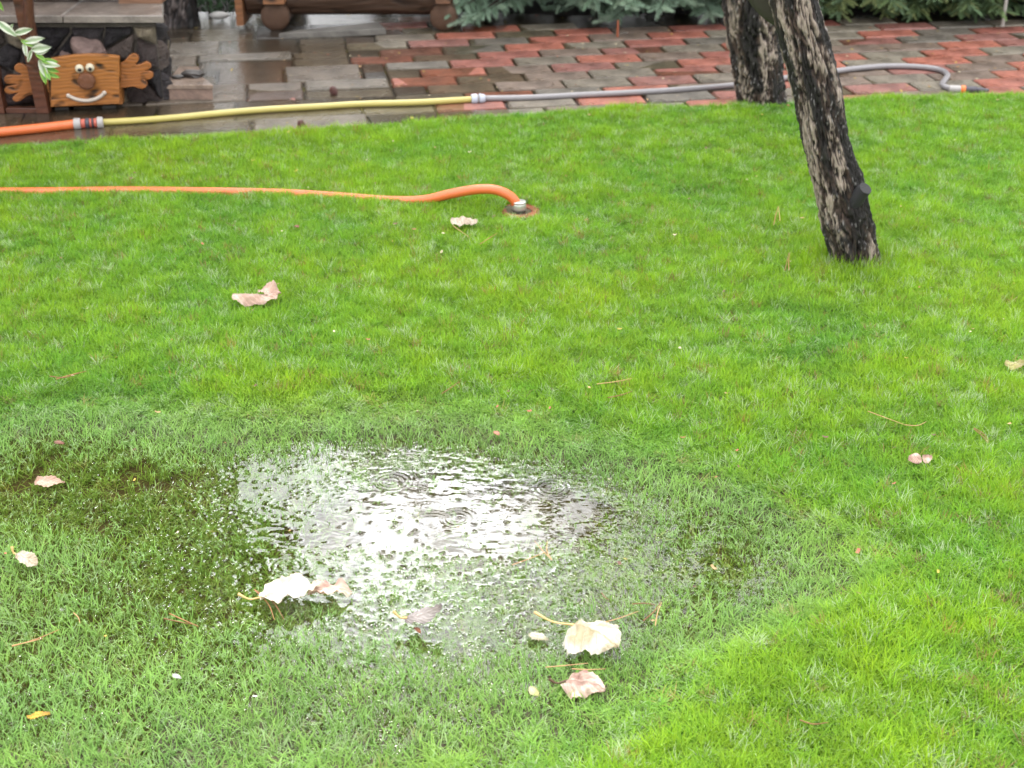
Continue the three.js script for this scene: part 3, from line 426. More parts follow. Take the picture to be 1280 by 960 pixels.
// ------------------------------------------------------------------ conifers at the back
function sprig(n, len, nl, nw, flat, droop) { // a twig with needles all round it (flat: to both sides)
  const P = [], I = [], a = V3(), d = V3(), s = V3();
  const tri = (p, q, w) => { const o = P.length / 3; d.subVectors(q, p); s.crossVectors(d, V3(rr(-1, 1), rr(-1, 1), rr(-1, 1))).setLength(w); P.push(p.x - s.x, p.y - s.y, p.z - s.z, p.x + s.x, p.y + s.y, p.z + s.z, q.x + s.x * 0.3, q.y + s.y * 0.3, q.z + s.z * 0.3, q.x - s.x * 0.3, q.y - s.y * 0.3, q.z - s.z * 0.3); I.push(o, o + 1, o + 2, o, o + 2, o + 3); };
  const at = (f) => V3(0, -droop * f * f * len, f * len);
  for (let k = 0; k < 5; k++) tri(at(k / 5), at((k + 1) / 5 + 0.02), 0.0016);
  for (let k = 0; k < n; k++) { const f = (k + rnd()) / n, p = at(f), th = flat ? (rnd() < 0.5 ? 0 : Math.PI) + rr(-0.5, 0.5) : rr(0, 6.283), tilt = lerp(1.15, 0.5, f * f), l = nl * rr(0.75, 1.1) * lerp(1, 0.8, f);
    tri(p, V3(p.x + Math.cos(th) * Math.sin(tilt) * l, p.y + Math.sin(th) * Math.sin(tilt) * l, p.z + Math.cos(tilt) * l), nw); }
  const g = new THREE.BufferGeometry(); g.setAttribute('position', new THREE.Float32BufferAttribute(P, 3)); g.setIndex(I); g.computeVertexNormals(); return g;
}
const needleMat = phy(Col(1, 1, 1), 0.6, { transmission: 0.12, side: THREE.DoubleSide });
function conifer(base, H, Rb, label, cols, o = {}) {
  const t = thing(o.name ?? 'spruce_tree', base, label, o.category ?? 'tree'), list = [], M = new THREE.Matrix4(), Q = new THREE.Quaternion(), dir = V3(), side = V3(), q = V3(), Z = V3(0, 0, 1), lo = o.low ?? 0.06;
  part('trunk', limb([V3(0, -0.02, 0), V3(0.01, H * 0.5, 0), V3(0, H, 0)], [Math.max(0.035, H * 0.016), H * 0.009, 0.004], 10, 8), limbMat, t);
  let az = 0;
  const sp = o.sprig ?? [sprig(330, 0.085, 0.017, 0.0006, false, 0.12), sprig(280, 0.07, 0.016, 0.0006, false, -0.1)];
  const lists = sp.map(() => []);
  for (let y = lo; y < H * 0.97; y += (o.gap ?? 0.075) * (y < 0.8 ? 1 : 1.7)) { const nB = y < 0.8 ? (o.nLow ?? 5) : 4;
    for (let b = 0; b < nB; b++) { az += 2.4; const a = az + rr(-0.4, 0.4), R = Rb * Math.pow(1 - y / H, o.pow ?? 0.8) * rr(0.75, 1.12), e = V3(Math.cos(a) * R, y + R * (o.rise ?? 0.02) + rr(-0.02, 0.04), Math.sin(a) * R), mid = V3(e.x * 0.5, y + R * 0.1, e.z * 0.5), s = V3(0, y, 0);
      e.y = Math.max(e.y, (o.floor ?? 0.05) + rr(0, 0.02));
      const c = new THREE.QuadraticBezierCurve3(s, mid, e); if (y < 0.9 && !o.noBranch) part('branch', limb([s, mid, e], [0.010, 0.006, 0.002], 5, 6), limbMat, t);
      const step = y < 0.9 ? 0.038 : 0.085;
      for (let l = R * 0.3; l < R; l += step) for (const sd of [-1, 1, 0]) { if (sd === 0 && l < R * 0.75) continue; const f = l / R; c.getPoint(f, q); c.getTangent(f, dir); side.set(-dir.z, 0, dir.x).multiplyScalar(sd * rr(0.7, 1.2)); dir.add(side).add(V3(0, rr(-0.22, 0.12), 0)).normalize();
        Q.setFromUnitVectors(Z, dir); const k = (o.big ?? 1) * lerp(1.5, 0.85, f) * rr(0.75, 1.2) * (y < 0.9 ? 1 : 1.7); M.compose(q, Q, V3(k, k, k)); const tone = rr(0.75, 1.2), cc = cols[Math.floor(rnd() * cols.length)]; lists[Math.floor(rnd() * sp.length)].push([M.clone(), Col(cc[0] * tone, cc[1] * tone, cc[2] * tone)]); } } }
  sp.forEach((g, i) => scatter(g, needleMat, lists[i], 'needles', t));
  return t;
}
const blue = [[0.24, 0.35, 0.25], [0.3, 0.42, 0.31], [0.17, 0.26, 0.17], [0.38, 0.5, 0.37]];
{
  const b1 = G(705, 22, 0.02), b2 = G(860, 12, 0.02), zt = G(640, 40, 0.02).z; b1.z = zt - 0.56; b2.z = zt - 0.55;
  conifer(b1, 2.0, 0.62, 'blue-green spruce with low drooping branches, left of the trunks at the back of the patio', blue, { nLow: 17, low: 0.03, gap: 0.035, floor: 0.03 });
  conifer(b2, 1.8, 0.58, 'darker spruce seen behind and left of the two fruit tree trunks', blue.map((c) => c.map((v) => v * 0.9)), { nLow: 16, low: 0.03, gap: 0.04, floor: 0.03 });
  const sc = [sprig(170, 0.07, 0.013, 0.001, true, 0.15), sprig(160, 0.06, 0.013, 0.001, false, 0.2)];
  const green = [[0.16, 0.23, 0.09], [0.12, 0.19, 0.08], [0.2, 0.24, 0.09], [0.14, 0.22, 0.11]];
  [[1060, 14, 2.4, 'leftmost dark green conifer of the hedge, just right of the leaning trunk'], [1135, 18, 2.7, 'second dark green conifer of the hedge from the leaning trunk'], [1215, 16, 2.5, 'third dark green conifer of the hedge, by the pale stake'], [1300, 16, 2.8, 'rightmost dark green conifer of the hedge, at the picture edge']].forEach(([x, y, h, l], i) => { const b = G(x, y, 0.02); b.z = G(640, 30, 0.02).z - 0.47 - 0.05 * (i % 2); conifer(b, h, 0.54, l, green, { name: 'hedge_conifer', sprig: sc, rise: 0.02, gap: 0.03, nLow: 20, low: 0.02, floor: 0.02, noBranch: true, category: 'hedge conifer' }); });
  const dk = [[0.05, 0.075, 0.05], [0.06, 0.085, 0.05]];
  const b3 = G(600, -6, 0.03); conifer(b3, 2.2, 0.45, 'dark spruce in the shade between the log frame and the blue-green spruce', dk, { nLow: 14, low: 0.04 });
  [[-0.12, -6.9, 2.9, 'tall dark spruce behind the right end of the log frame, mirrored in the puddle'], [-0.62, -7.0, 2.95, 'tall dark spruce behind the middle of the log frame, its top mirrored in the puddle'], [-1.15, -6.9, 2.2, 'shorter dark spruce behind the left end of the log frame']].forEach(([x, z, hh, l]) => conifer(V3(x, 0.04, z), hh, 0.85, l, dk, { pow: 0.5, noBranch: true, low: 0.3, gap: 0.09 }));
}
{ // dark trunk and low greenery between porch and log
  const b = G(226, 27, 0.03), t = thing('pine_tree', b, 'dark tree trunk behind the stone plinth, left of the log frame', 'tree');
  part('trunk', trunkGeo([V3(0, -0.03, 0), V3(0.0, 0.3, 0), V3(0.02, 0.8, -0.05)], [0.066, 0.058, 0.055], 11.3, 80, 0.01), std(Col(0.25, 0.25, 0.28), 0.7, { vertexColors: true }), t);
  part('upper_trunk', limb([V3(0.02, 0.78, -0.05), V3(0, 2, -0.05), V3(0, 4, 0)], [0.056, 0.05, 0.03], 12, 8), limbMat, t);
  const list = [], M = new THREE.Matrix4(), Q = new THREE.Quaternion(), E = new THREE.Euler(); for (let i = 0; i < 900; i++) { const a = rr(0, 6.28), r = Math.sqrt(rnd()) * 0.8; M.compose(V3(Math.cos(a) * r, rr(3.4, 5), Math.sin(a) * r), Q.setFromEuler(E.set(rr(0, 6), rr(0, 6), rr(0, 6))), V3(2, 2, 2)); list.push([M.clone(), Col(0.04, 0.08, 0.03)]); }
  scatter(leafGeo, treeLeaf, list, 'crown', t);
  const s = thing('low_shrub', G(262, 8, 0.04), 'low green shrub in the bed between the dark trunk and the log frame', 'shrub'), L2 = [];
  for (let i = 0; i < 420; i++) { const a = rr(0, 6.28), r = Math.sqrt(rnd()) * 0.2; M.compose(V3(Math.cos(a) * r * 1.2, rr(0.005, 0.16) * (1 - r * 3), Math.sin(a) * r), Q.setFromEuler(E.set(rr(0, 6), rr(0, 6), rr(0, 6))), V3(0.7, 0.7, 0.7).multiplyScalar(rr(0.5, 1))); const k = rr(0.6, 1.3); L2.push([M.clone(), Col(0.05 * k, 0.1 * k, 0.045 * k)]); }
  part('stem', limb([V3(0, -0.02, 0), V3(0, 0.06, 0), V3(0.02, 0.12, 0)], [0.008, 0.006, 0.003], 6, 4), limbMat, s); scatter(leafGeo, treeLeaf, L2, 'foliage', s);
  const w = part('pale_stone', new THREE.IcosahedronGeometry(0.028, 2).scale(1.4, 0.5, 0.9), std(Col(0.55, 0.54, 0.52), 0.6, { map: rep(mottle, 1) }), scene); w.position.copy(G(274, 19, 0.045)); tag(w, 'small pale stone in the bed between the stone plinth and log frame', 'stone');
}
// ------------------------------------------------------------------ variegated twig hanging in at the top left
{
  const Zp = -3.9, at = (x, y, dz = 0) => Vz(x, y, Zp + dz), base = G(-90, 190, 0.02), t = thing('variegated_shrub', base, 'twig of white-edged green leaves hanging in at the top left, before the timber frame', 'shrub'), rel = (v) => v.sub(base);
  const m = std(Col(0.16, 0.13, 0.05), 0.6);
  part('stem', limb([V3(0, -0.02, 0), rel(at(-120, 100)), rel(at(-110, 0)), rel(at(-60, -20)), rel(at(-15, 26))], [0.014, 0.011, 0.008, 0.005, 0.0025], 8, 24), m, t);
  part('twig', limb([rel(at(-15, 26)), rel(at(12, 39)), rel(at(30, 52)), rel(at(44, 64)), rel(at(54, 82)), rel(at(59, 92))], [0.0025, 0.002, 0.0018, 0.0015, 0.0012, 0.001], 6, 20), m, t);
  const lm = (r, g, b) => phy(Col(r, g, b), 0.5, { transmission: 0.3, side: THREE.DoubleSide, vertexColors: true }), edge = lm(1, 1, 1);
  const lg = (core, rim, inv) => { const g = new THREE.PlaneGeometry(1, 1, 8, 10), p = g.attributes.position, c = []; for (let i = 0; i < p.count; i++) { const u = p.getX(i) * 2, v = p.getY(i) + 0.5, w = Math.pow(Math.sin(Math.PI * clamp(Math.pow(v, 0.85), 0, 1)), 0.8) * 0.165; p.setXYZ(i, u * w, v, Math.abs(u) * 0.06 - 0.12 * v * v); const k = smooth(Math.abs(u) + 0.35 * noise.noise(u * 2, v * 4, inv), 0.35, 0.75); for (let q = 0; q < 3; q++) c.push(lerp(core[q], rim[q], k)); } g.setAttribute('color', new THREE.Float32BufferAttribute(c, 3)); g.computeVertexNormals(); return g; };
  const pale = lg([0.2, 0.3, 0.14], [0.72, 0.74, 0.6], 1), pale2 = lg([0.3, 0.38, 0.22], [0.7, 0.72, 0.62], 4), grn = lg([0.12, 0.3, 0.03], [0.3, 0.48, 0.08], 2);
  const leaves = [[-4, 27, 21, 45, pale, 1], [18, 42, 40, 36, pale, 1], [26, 50, 41, 58, grn, 1], [30, 53, 55, 47, pale2, 1], [34, 57, 56, 56, pale, 1], [30, 53, 33, 71, pale2, 1], [40, 62, 63, 59, pale2, 1], [40, 62, 34, 78, pale, 1], [44, 66, 57, 76, grn, 1], [45, 66, 60, 63, pale, 1], [50, 76, 73, 77, grn, 1], [52, 80, 75, 82, pale2, 1], [54, 84, 74, 90, grn, 1], [52, 80, 57, 106, grn, 1], [57, 88, 63, 100, grn, 1], [59, 92, 75, 97, grn, 1], [12, 38, 16, 30, pale, 1], [-6, -4, 4, 14, grn, 1], [49, 74, 60, 100, pale2, 1]];
  for (const [x0, y0, x1, y1, g] of leaves) { const a = rel(at(x0, y0)), b = rel(at(x1, y1, rr(0.0, 0.03))), l = part('leaf', g, edge, t), d = b.clone().sub(a), L = d.length(), y = d.normalize(), x = y.clone().cross(V3(rr(-0.4, 0.4), rr(0.2, 0.9), 1).normalize()).normalize(), z = x.clone().cross(y); l.matrix.makeBasis(x, y, z); l.quaternion.setFromRotationMatrix(l.matrix); l.position.copy(a); l.scale.setScalar(L); }
}
{ // crumbs of leaf, bark and needle strewn over the paving and the lawn
  const bit = new THREE.PlaneGeometry(0.008, 0.004, 2, 1).rotateX(-Math.PI / 2), bp = bit.attributes.position; for (let i = 0; i < bp.count; i++) bp.setY(i, Math.abs(bp.getX(i)) * 0.35); bit.computeVertexNormals();
  const list = [], M = new THREE.Matrix4(), Q = new THREE.Quaternion(), E = new THREE.Euler(), cs = [[0.4, 0.3, 0.05], [0.3, 0.1, 0.05], [0.12, 0.06, 0.035], [0.35, 0.22, 0.1], [0.45, 0.38, 0.25]];
  for (let i = 0; i < 1500; i++) { const x = rr(-2.2, 2.4), z = i < 1150 ? rr(-6.1, -4.4) : rr(-4.4, -1.6), pav = z < edgeZ(x) - 0.02; if (i < 1150 && !pav) continue; if (pav && x < 0.2 && rnd() < 0.5) continue; const c = cs[Math.floor(rnd() * 5)], k = rr(0.4, 1.3); M.compose(V3(x, pav ? PY + 0.004 : Math.max(0, land(x, z)) + rr(0.012, 0.03), z), Q.setFromEuler(E.set(rr(-0.3, 0.3), rr(0, 6.28), rr(-0.3, 0.3))), V3(k, k, k)); list.push([M.clone(), Col(...c)]); }
  tag(scatter(bit, std(Col(1, 1, 1), 0.7, { side: THREE.DoubleSide }), list, 'leaf_litter', scene), 'tiny crumbs of leaves and bark strewn over paving and lawn', 'leaf litter');
}
// ------------------------------------------------------------------ fallen leaves, needles and litter on the lawn and the puddle
const dryLeaf = phy(Col(1, 1, 1), 0.62, { vertexColors: true, side: THREE.DoubleSide, transmission: 0.25, bumpMap: rep(grit, 9), bumpScale: 0.0012 });
const dryStem = (r, g, b) => std(Col(r, g, b), 0.6);
function fallenLeaf(px, py, o, label) {
  const { L = 0.08, W = 0.07, ku = 0, kv = 0, ruf = 0.006, yaw = 0, pitch = 0, roll = 0, lift = 0.028, c0 = [0.6, 0.5, 0.4], c1 = [0.75, 0.68, 0.56], vein = [0.45, 0.33, 0.2], spot = [0.3, 0.2, 0.12], spots = 0.3, stem = 0, stemDir = [0, 0, -1], tooth = 0.05, shape = 0.75, pw = 0.62, k = px * 0.37, crease = 0.2 } = o;
  const base = G(px, py, lift), t = thing('fallen_leaf', base, label, 'leaf'), nu = 30, nv = 44, P = [], C = [], I = [], U = [];
  for (let j = 0; j <= nv; j++) for (let i = 0; i <= nu; i++) { const u = i / nu * 2 - 1, v = j / nv; let w = Math.pow(Math.sin(Math.PI * Math.pow(clamp(v, 0.004, 0.996), shape)), pw) * W / 2; w *= 1 + tooth * (Math.abs((v * 13) % 1 - 0.5) * 2 - 0.5) + 0.14 * noise.noise(v * 5, k, u > 0 ? 3 : 9);
    const s = u * w, z = (v - 0.5) * L, side = Math.abs(u), vn = Math.abs(((v - side * 0.32) * 7 + 10) % 1 - 0.5) * 2;                         // side veins
    let x = ku ? Math.sin(s * ku) / ku : s, y = ku ? (1 - Math.cos(s * ku)) / ku : 0;
    y += crease * Math.abs(s) + ruf * (noise.noise(s * 45 + k, z * 45, k) * (0.35 + side) * 1.3 + 0.55 * noise.noise(s * 120, z * 120, k)) - 0.0022 * vn * Math.min(1, side * 2) + 0.0015 * smooth(0.12 - side, 0, 0.1);
    let Y = y, Zz = z; if (kv) { const r = 1 / kv; Zz = Math.sin(z * kv) * (r - y); Y = r - Math.cos(z * kv) * (r - y); }
    P.push(x, Y, Zz); U.push(s, z);
    const b = smooth(noise.noise(s * 30 + k, z * 30, 5) + 0.4 * noise.noise(s * 90, z * 90, k), -0.3, 0.4), sp = spots * smooth(noise.noise(s * 55, z * 55, k + 4) + 0.25 * side, 0.2, 0.5), ve = Math.max(smooth(0.09 - side, 0, 0.07), 0.6 * smooth(vn, 0.8, 1));
    for (let q = 0; q < 3; q++) C.push(lerp(lerp(lerp(c0[q], c1[q], b), vein[q], ve * 0.7), spot[q], sp)); }
  for (let j = 0; j < nv; j++) for (let i = 0; i < nu; i++) { const a = j * (nu + 1) + i, b = a + nu + 1; I.push(a, b, a + 1, a + 1, b, b + 1); }
  const g = new THREE.BufferGeometry(); g.setAttribute('position', new THREE.Float32BufferAttribute(P, 3)); g.setAttribute('color', new THREE.Float32BufferAttribute(C, 3)); g.setAttribute('uv', new THREE.Float32BufferAttribute(U, 2)); g.setIndex(I); g.computeVertexNormals();
  const m = part('blade', g, dryLeaf, t);
  if (stem) { const s = V3(0, kv ? 1 / kv - Math.cos(-L / 2 * kv) / kv : 0, -L / 2 * (kv ? Math.sin(L / 2 * kv) / (L / 2 * kv) : 1)), d = V3(...stemDir).normalize(); part('stem', limb([s.clone().addScaledVector(d, -0.004), s.clone().addScaledVector(d, stem * 0.5).add(V3(0, -0.003, 0)), s.clone().addScaledVector(d, stem * 0.92).add(V3(0.001, 0.004, 0)), s.clone().addScaledVector(d, stem).add(V3(0.002, 0.005, 0))], [0.0017, 0.0013, 0.0014, 0.0024], 7, 14), dryStem(...(o.stemCol ?? [0.55, 0.36, 0.14])), t); }
  t.rotation.set(pitch, yaw, roll, 'YXZ');
  press.push([base.x, base.z, Math.max(L, W) * 0.42, o.press ?? 0.6]);
  return t;
}
const cream = { c0: [0.4, 0.32, 0.22], c1: [0.6, 0.54, 0.43], vein: [0.3, 0.2, 0.1], spots: 0.25 }, pink = { c0: [0.42, 0.26, 0.2], c1: [0.62, 0.46, 0.38], vein: [0.22, 0.12, 0.08], spots: 0.35 };
fallenLeaf(742, 789, { L: 0.088, W: 0.085, ku: -14, kv: -6, yaw: 0.75, pitch: -0.12, roll: 0.1, lift: 0.04, ...cream, c0: [0.4, 0.33, 0.2], c1: [0.6, 0.56, 0.46], vein: [0.2, 0.15, 0.04], stem: 0.055, stemDir: [-0.4, 0.15, -0.8], crease: -0.05, ruf: 0.009, tooth: 0.12, press: 0.5 }, 'large yellowish cream leaf with a long stalk at the front edge of the puddle');
fallenLeaf(362, 738, { L: 0.088, W: 0.066, ku: 3, kv: -2, yaw: 1.7, pitch: -0.12, roll: -0.1, lift: 0.018, ...cream, c0: [0.6, 0.52, 0.42], c1: [0.74, 0.69, 0.6], vein: [0.5, 0.4, 0.27], stem: 0.03, stemDir: [0.1, 0.1, -1], ruf: 0.008, press: 0.2 }, 'large cream-white leaf with curled pinkish right half at the front of the puddle');
{ const t = scene.children[scene.children.length - 1], h = fallenLeaf(412, 738, { L: 0.064, W: 0.036, ku: 34, yaw: 1.6, lift: 0.014, ...pink, c1: [0.8, 0.62, 0.5], ruf: 0.009, press: 0.2 }, 'x'), m = h.children[0]; scene.remove(h); m.position.copy(h.position).sub(t.position).applyEuler(new THREE.Euler(0, 0, 0)); t.updateMatrixWorld(); h.updateMatrixWorld(); m.name = 'curled_lobe'; m.matrix.copy(t.matrixWorld).invert().multiply(h.matrixWorld); m.matrix.decompose(m.position, m.quaternion, m.scale); t.add(m); names.fallen_leaf--; }
fallenLeaf(531, 767, { L: 0.058, W: 0.034, ku: -26, yaw: 1.6, kv: 12, pitch: -0.35, roll: 0.05, lift: 0.03, c0: [0.2, 0.165, 0.145], c1: [0.33, 0.29, 0.27], vein: [0.2, 0.15, 0.12], spot: [0.1, 0.07, 0.06], stem: 0.014, stemDir: [0.2, 0.6, -1], ruf: 0.005 }, 'grey-brown boat-shaped leaf between the big white leaf and the yellowish leaf');
fallenLeaf(730, 853, { L: 0.06, W: 0.05, ku: -22, yaw: 1.1, pitch: -0.15, roll: 0.2, kv: -8, lift: 0.024, ...pink, c0: [0.3, 0.16, 0.12], ruf: 0.008, stem: 0.02, stemDir: [-0.6, 0.2, -1], stemCol: [0.1, 0.05, 0.03] }, 'pinkish brown folded leaf on the grass below the large yellowish leaf');
fallenLeaf(673, 795, { L: 0.03, W: 0.02, yaw: 1.2, lift: 0.008, tooth: 0.3, pw: 0.9, c0: [0.5, 0.48, 0.32], c1: [0.66, 0.64, 0.5], ku: -20, ruf: 0.003 }, 'small faded cream leaf scrap just left of the large yellowish leaf');
fallenLeaf(668, 864, { L: 0.018, W: 0.014, yaw: 0.9, ku: -60, lift: 0.02, tooth: 0.3, pw: 0.9, pitch: 0.3, c0: [0.6, 0.58, 0.25], c1: [0.75, 0.72, 0.45], ruf: 0.002 }, 'tiny pale yellow leaf left of the pinkish brown folded leaf');
fallenLeaf(319, 368, { L: 0.094, W: 0.05, pw: 0.28, ku: -42, yaw: 1.52, lift: 0.056, pitch: 0, ...pink, ruf: 0.004, crease: -0.1, press: 0.8 }, 'tightly curled pink-beige leaf on the upper left of the lawn');
{ const t = scene.children[scene.children.length - 1], h = fallenLeaf(337, 364, { L: 0.05, W: 0.042, ku: 22, yaw: 1.35, lift: 0.058, pitch: 0, ...pink, ruf: 0.009, press: 0.8 }, 'x'), m = h.children[0]; scene.remove(h); t.updateMatrixWorld(); h.updateMatrixWorld(); m.name = 'curled_lobe'; m.matrix.copy(t.matrixWorld).invert().multiply(h.matrixWorld); m.matrix.decompose(m.position, m.quaternion, m.scale); t.add(m); names.fallen_leaf--; }
fallenLeaf(580, 273, { L: 0.068, W: 0.055, ku: -26, yaw: 1.25, pitch: 0.0, roll: -0.1, kv: -10, lift: 0.058, ...cream, c0: [0.4, 0.31, 0.23], c1: [0.56, 0.47, 0.38], ruf: 0.01, crease: -0.1, press: 0.75 }, 'curled beige leaf on the lawn left of the water outlet');
fallenLeaf(62, 602, { L: 0.048, W: 0.034, ku: -14, yaw: 1.8, lift: 0.01, pitch: 0.12, ...pink, c0: [0.4, 0.24, 0.17], c1: [0.56, 0.38, 0.28], ruf: 0.004, press: 0.2 }, 'pointed tan leaf floating on the brown left end of the puddle');
fallenLeaf(34, 699, { L: 0.036, W: 0.03, ku: -12, yaw: 1.2, lift: 0.02, pitch: 0.35, ...cream, ruf: 0.007, stem: 0.012 }, 'crumpled cream leaf at the left edge below the pointed tan leaf');
fallenLeaf(1145, 573, { L: 0.022, W: 0.026, ku: -45, yaw: 0.3, lift: 0.042, pitch: 0.3, ...pink, c1: [0.8, 0.6, 0.52], ruf: 0.003 }, 'small pink curled leaf in two rounded lobes on the right of the lawn');
{ const t = scene.children[scene.children.length - 1], h = fallenLeaf(1159, 573, { L: 0.02, W: 0.017, ku: 55, yaw: -0.4, lift: 0.042, pitch: 0.3, ...pink, c1: [0.8, 0.6, 0.52], ruf: 0.003 }, 'x'), m = h.children[0]; scene.remove(h); t.updateMatrixWorld(); h.updateMatrixWorld(); m.name = 'curled_lobe'; m.matrix.copy(t.matrixWorld).invert().multiply(h.matrixWorld); m.matrix.decompose(m.position, m.quaternion, m.scale); t.add(m); names.fallen_leaf--; }
fallenLeaf(48, 893, { L: 0.028, W: 0.012, ku: 50, yaw: 1.9, lift: 0.024, c0: [0.6, 0.33, 0.03], c1: [0.75, 0.48, 0.06], vein: [0.35, 0.15, 0.03], ruf: 0.003 }, 'narrow yellow-orange leaf at the bottom left of the lawn');
fallenLeaf(221, 845, { L: 0.015, W: 0.008, yaw: 1.1, lift: 0.02, pw: 1, c0: [0.7, 0.68, 0.66], c1: [0.85, 0.83, 0.82], ku: -30, ruf: 0.001 }, 'tiny white petal-like scrap in the wet grass at lower left');
fallenLeaf(1271, 456, { L: 0.045, W: 0.028, yaw: 1.5, lift: 0.042, c0: [0.22, 0.2, 0.05], c1: [0.4, 0.36, 0.12], vein: [0.1, 0.07, 0.03], ku: -20, ruf: 0.006 }, 'dark olive-yellow leaf at the right picture edge on the lawn');
fallenLeaf(522, 787, { L: 0.014, W: 0.008, yaw: 0.7, lift: 0.014, c0: [0.3, 0.09, 0.04], c1: [0.4, 0.14, 0.06], ku: 80, ruf: 0.001 }, 'tiny curled red-brown scrap below the grey-brown boat-shaped leaf');
fallenLeaf(371, 283, { L: 0.016, W: 0.012, yaw: 0.7, lift: 0.045, c0: [0.25, 0.09, 0.05], c1: [0.32, 0.14, 0.08], ku: 50, ruf: 0.001 }, 'small brown leaf scrap on the lawn below the orange hose');
fallenLeaf(621, 541, { L: 0.014, W: 0.01, yaw: 0.7, lift: 0.03, c0: [0.5, 0.2, 0.14], c1: [0.6, 0.3, 0.2], ku: 50, ruf: 0.001 }, 'tiny reddish leaf scrap at the far edge of the puddle');
fallenLeaf(74, 553, { L: 0.018, W: 0.01, yaw: 1.4, lift: 0.012, c0: [0.2, 0.07, 0.06], c1: [0.3, 0.12, 0.09], ku: 60, ruf: 0.002 }, 'dark reddish scrap at the far edge of the brown left end of the puddle');
fallenLeaf(1092, 324, { L: 0.02, W: 0.016, yaw: 0.9, lift: 0.035, c0: [0.25, 0.42, 0.06], c1: [0.35, 0.52, 0.1], vein: [0.3, 0.45, 0.12], spots: 0, ku: 20, ruf: 0.002 }, 'small fresh green leaf at the right foot of the leaning trunk');
fallenLeaf(366, 124, { L: 0.02, W: 0.016, yaw: 0.9, lift: 0.03, c0: [0.3, 0.12, 0.1], c1: [0.42, 0.2, 0.17], ku: 40, ruf: 0.002 }, 'small pinkish leaf on the slabs left of the standing pine cone');
{
  const ndl = [dryStem(0.34, 0.15, 0.06), dryStem(0.42, 0.25, 0.11), dryStem(0.22, 0.09, 0.04)];
  const list = [[[[318, 737], [336, 756], [343, 775]], [[318, 737], [341, 752], [355, 774]], 'forked orange pine needles below the big white leaf'], [[[205, 773], [228, 778], [246, 781]], [[212, 767], [232, 776], [248, 783]], 'pair of orange pine needles left of the big white leaf'], [[[15, 807], [38, 802], [54, 798]], [[15, 808], [45, 799], [74, 787]], 'long orange pine needle pair at the left edge below the crumpled cream leaf'], [[[92, 766], [98, 772], [100, 779]], null, 'short pale curved needle near the left edge of the wet grass'], [[[690, 700], [678, 688], [668, 676]], [[690, 700], [684, 690], [684, 676]], 'forked brown needles at the right end of the bright water'], [[[640, 706], [660, 699], [682, 690]], null, 'thin brown needle lying in the water left of the forked brown needles'], [[[752, 741], [758, 748], [762, 750]], [[790, 755], [806, 754], [819, 756]], 'broken pale needles behind the large yellowish leaf'], [[[745, 780], [770, 774], [798, 764]], null, 'orange needle lying across the large yellowish leaf'], [[[804, 776], [818, 764], [826, 752]], [[819, 782], [822, 766], [827, 753]], 'forked brown needle right of the large yellowish leaf'], [[[682, 834], [705, 832], [735, 829]], [[715, 836], [735, 837], [757, 836]], 'level pair of brown needles above the pinkish brown folded leaf'], [[[1085, 514], [1112, 524], [1131, 531]], [[1131, 531], [1146, 532], [1158, 527]], 'long brown bent needle on the right of the lawn above the pink leaf'], [[[1217, 536], [1228, 545], [1235, 554]], [[1218, 535], [1230, 543], [1236, 552]], 'pale needle pair near the right edge of the lawn'], [[[981, 338], [984, 326], [986, 315]], [[986, 338], [986, 326], [987, 316]], 'upright orange needle pair left of the foot of the leaning trunk'], [[[967, 281], [970, 268], [973, 258]], [[975, 276], [974, 266], [973, 258]], 'brown needle pair on the lawn left of the leaning trunk, by its stub'], [[[70, 474], [90, 468], [108, 464]], [[62, 470], [80, 472], [100, 466]], 'faint brown needles on the left of the lawn above the puddle'], [[[552, 492], [563, 485], [574, 477]], null, 'orange needle on the lawn behind the middle of the puddle'], [[[746, 480], [770, 477], [790, 473]], [[760, 497], [775, 494], [790, 489]], 'pale orange needles on the lawn above the right end of the puddle'], [[[600, 305], [611, 298], [622, 291]], [[566, 282], [576, 289], [586, 296]], 'brown needles on the lawn below the curled beige leaf'], [[[1087, 322], [1091, 311], [1091, 300]], null, 'brown needle leaning on the foot of the leaning trunk'], [[[1000, 300 + 600], [1016, 905], [1035, 903]], null, 'faint brown needle at the lower right of the lawn']];
  for (const [a, b, label] of list) { const inW = (x, y) => { const g = G(x, y); return Math.max(0.006, land(g.x, g.z) + 0.027); }, c = a[1], base = G(c[0], c[1], inW(...c)), t = thing('pine_needles', base, label, 'pine needle');
    for (const s of [a, b]) { if (!s) continue; part('needle', limb(s.map(([x, y], i) => G(x, y, inW(x, y) + (i === 1 ? 0.003 : 0))).map((v) => v.sub(base)), [0.0008, 0.00075, 0.0004], 5, 8), ndl[Math.floor(rnd() * 3)], t); } }
}
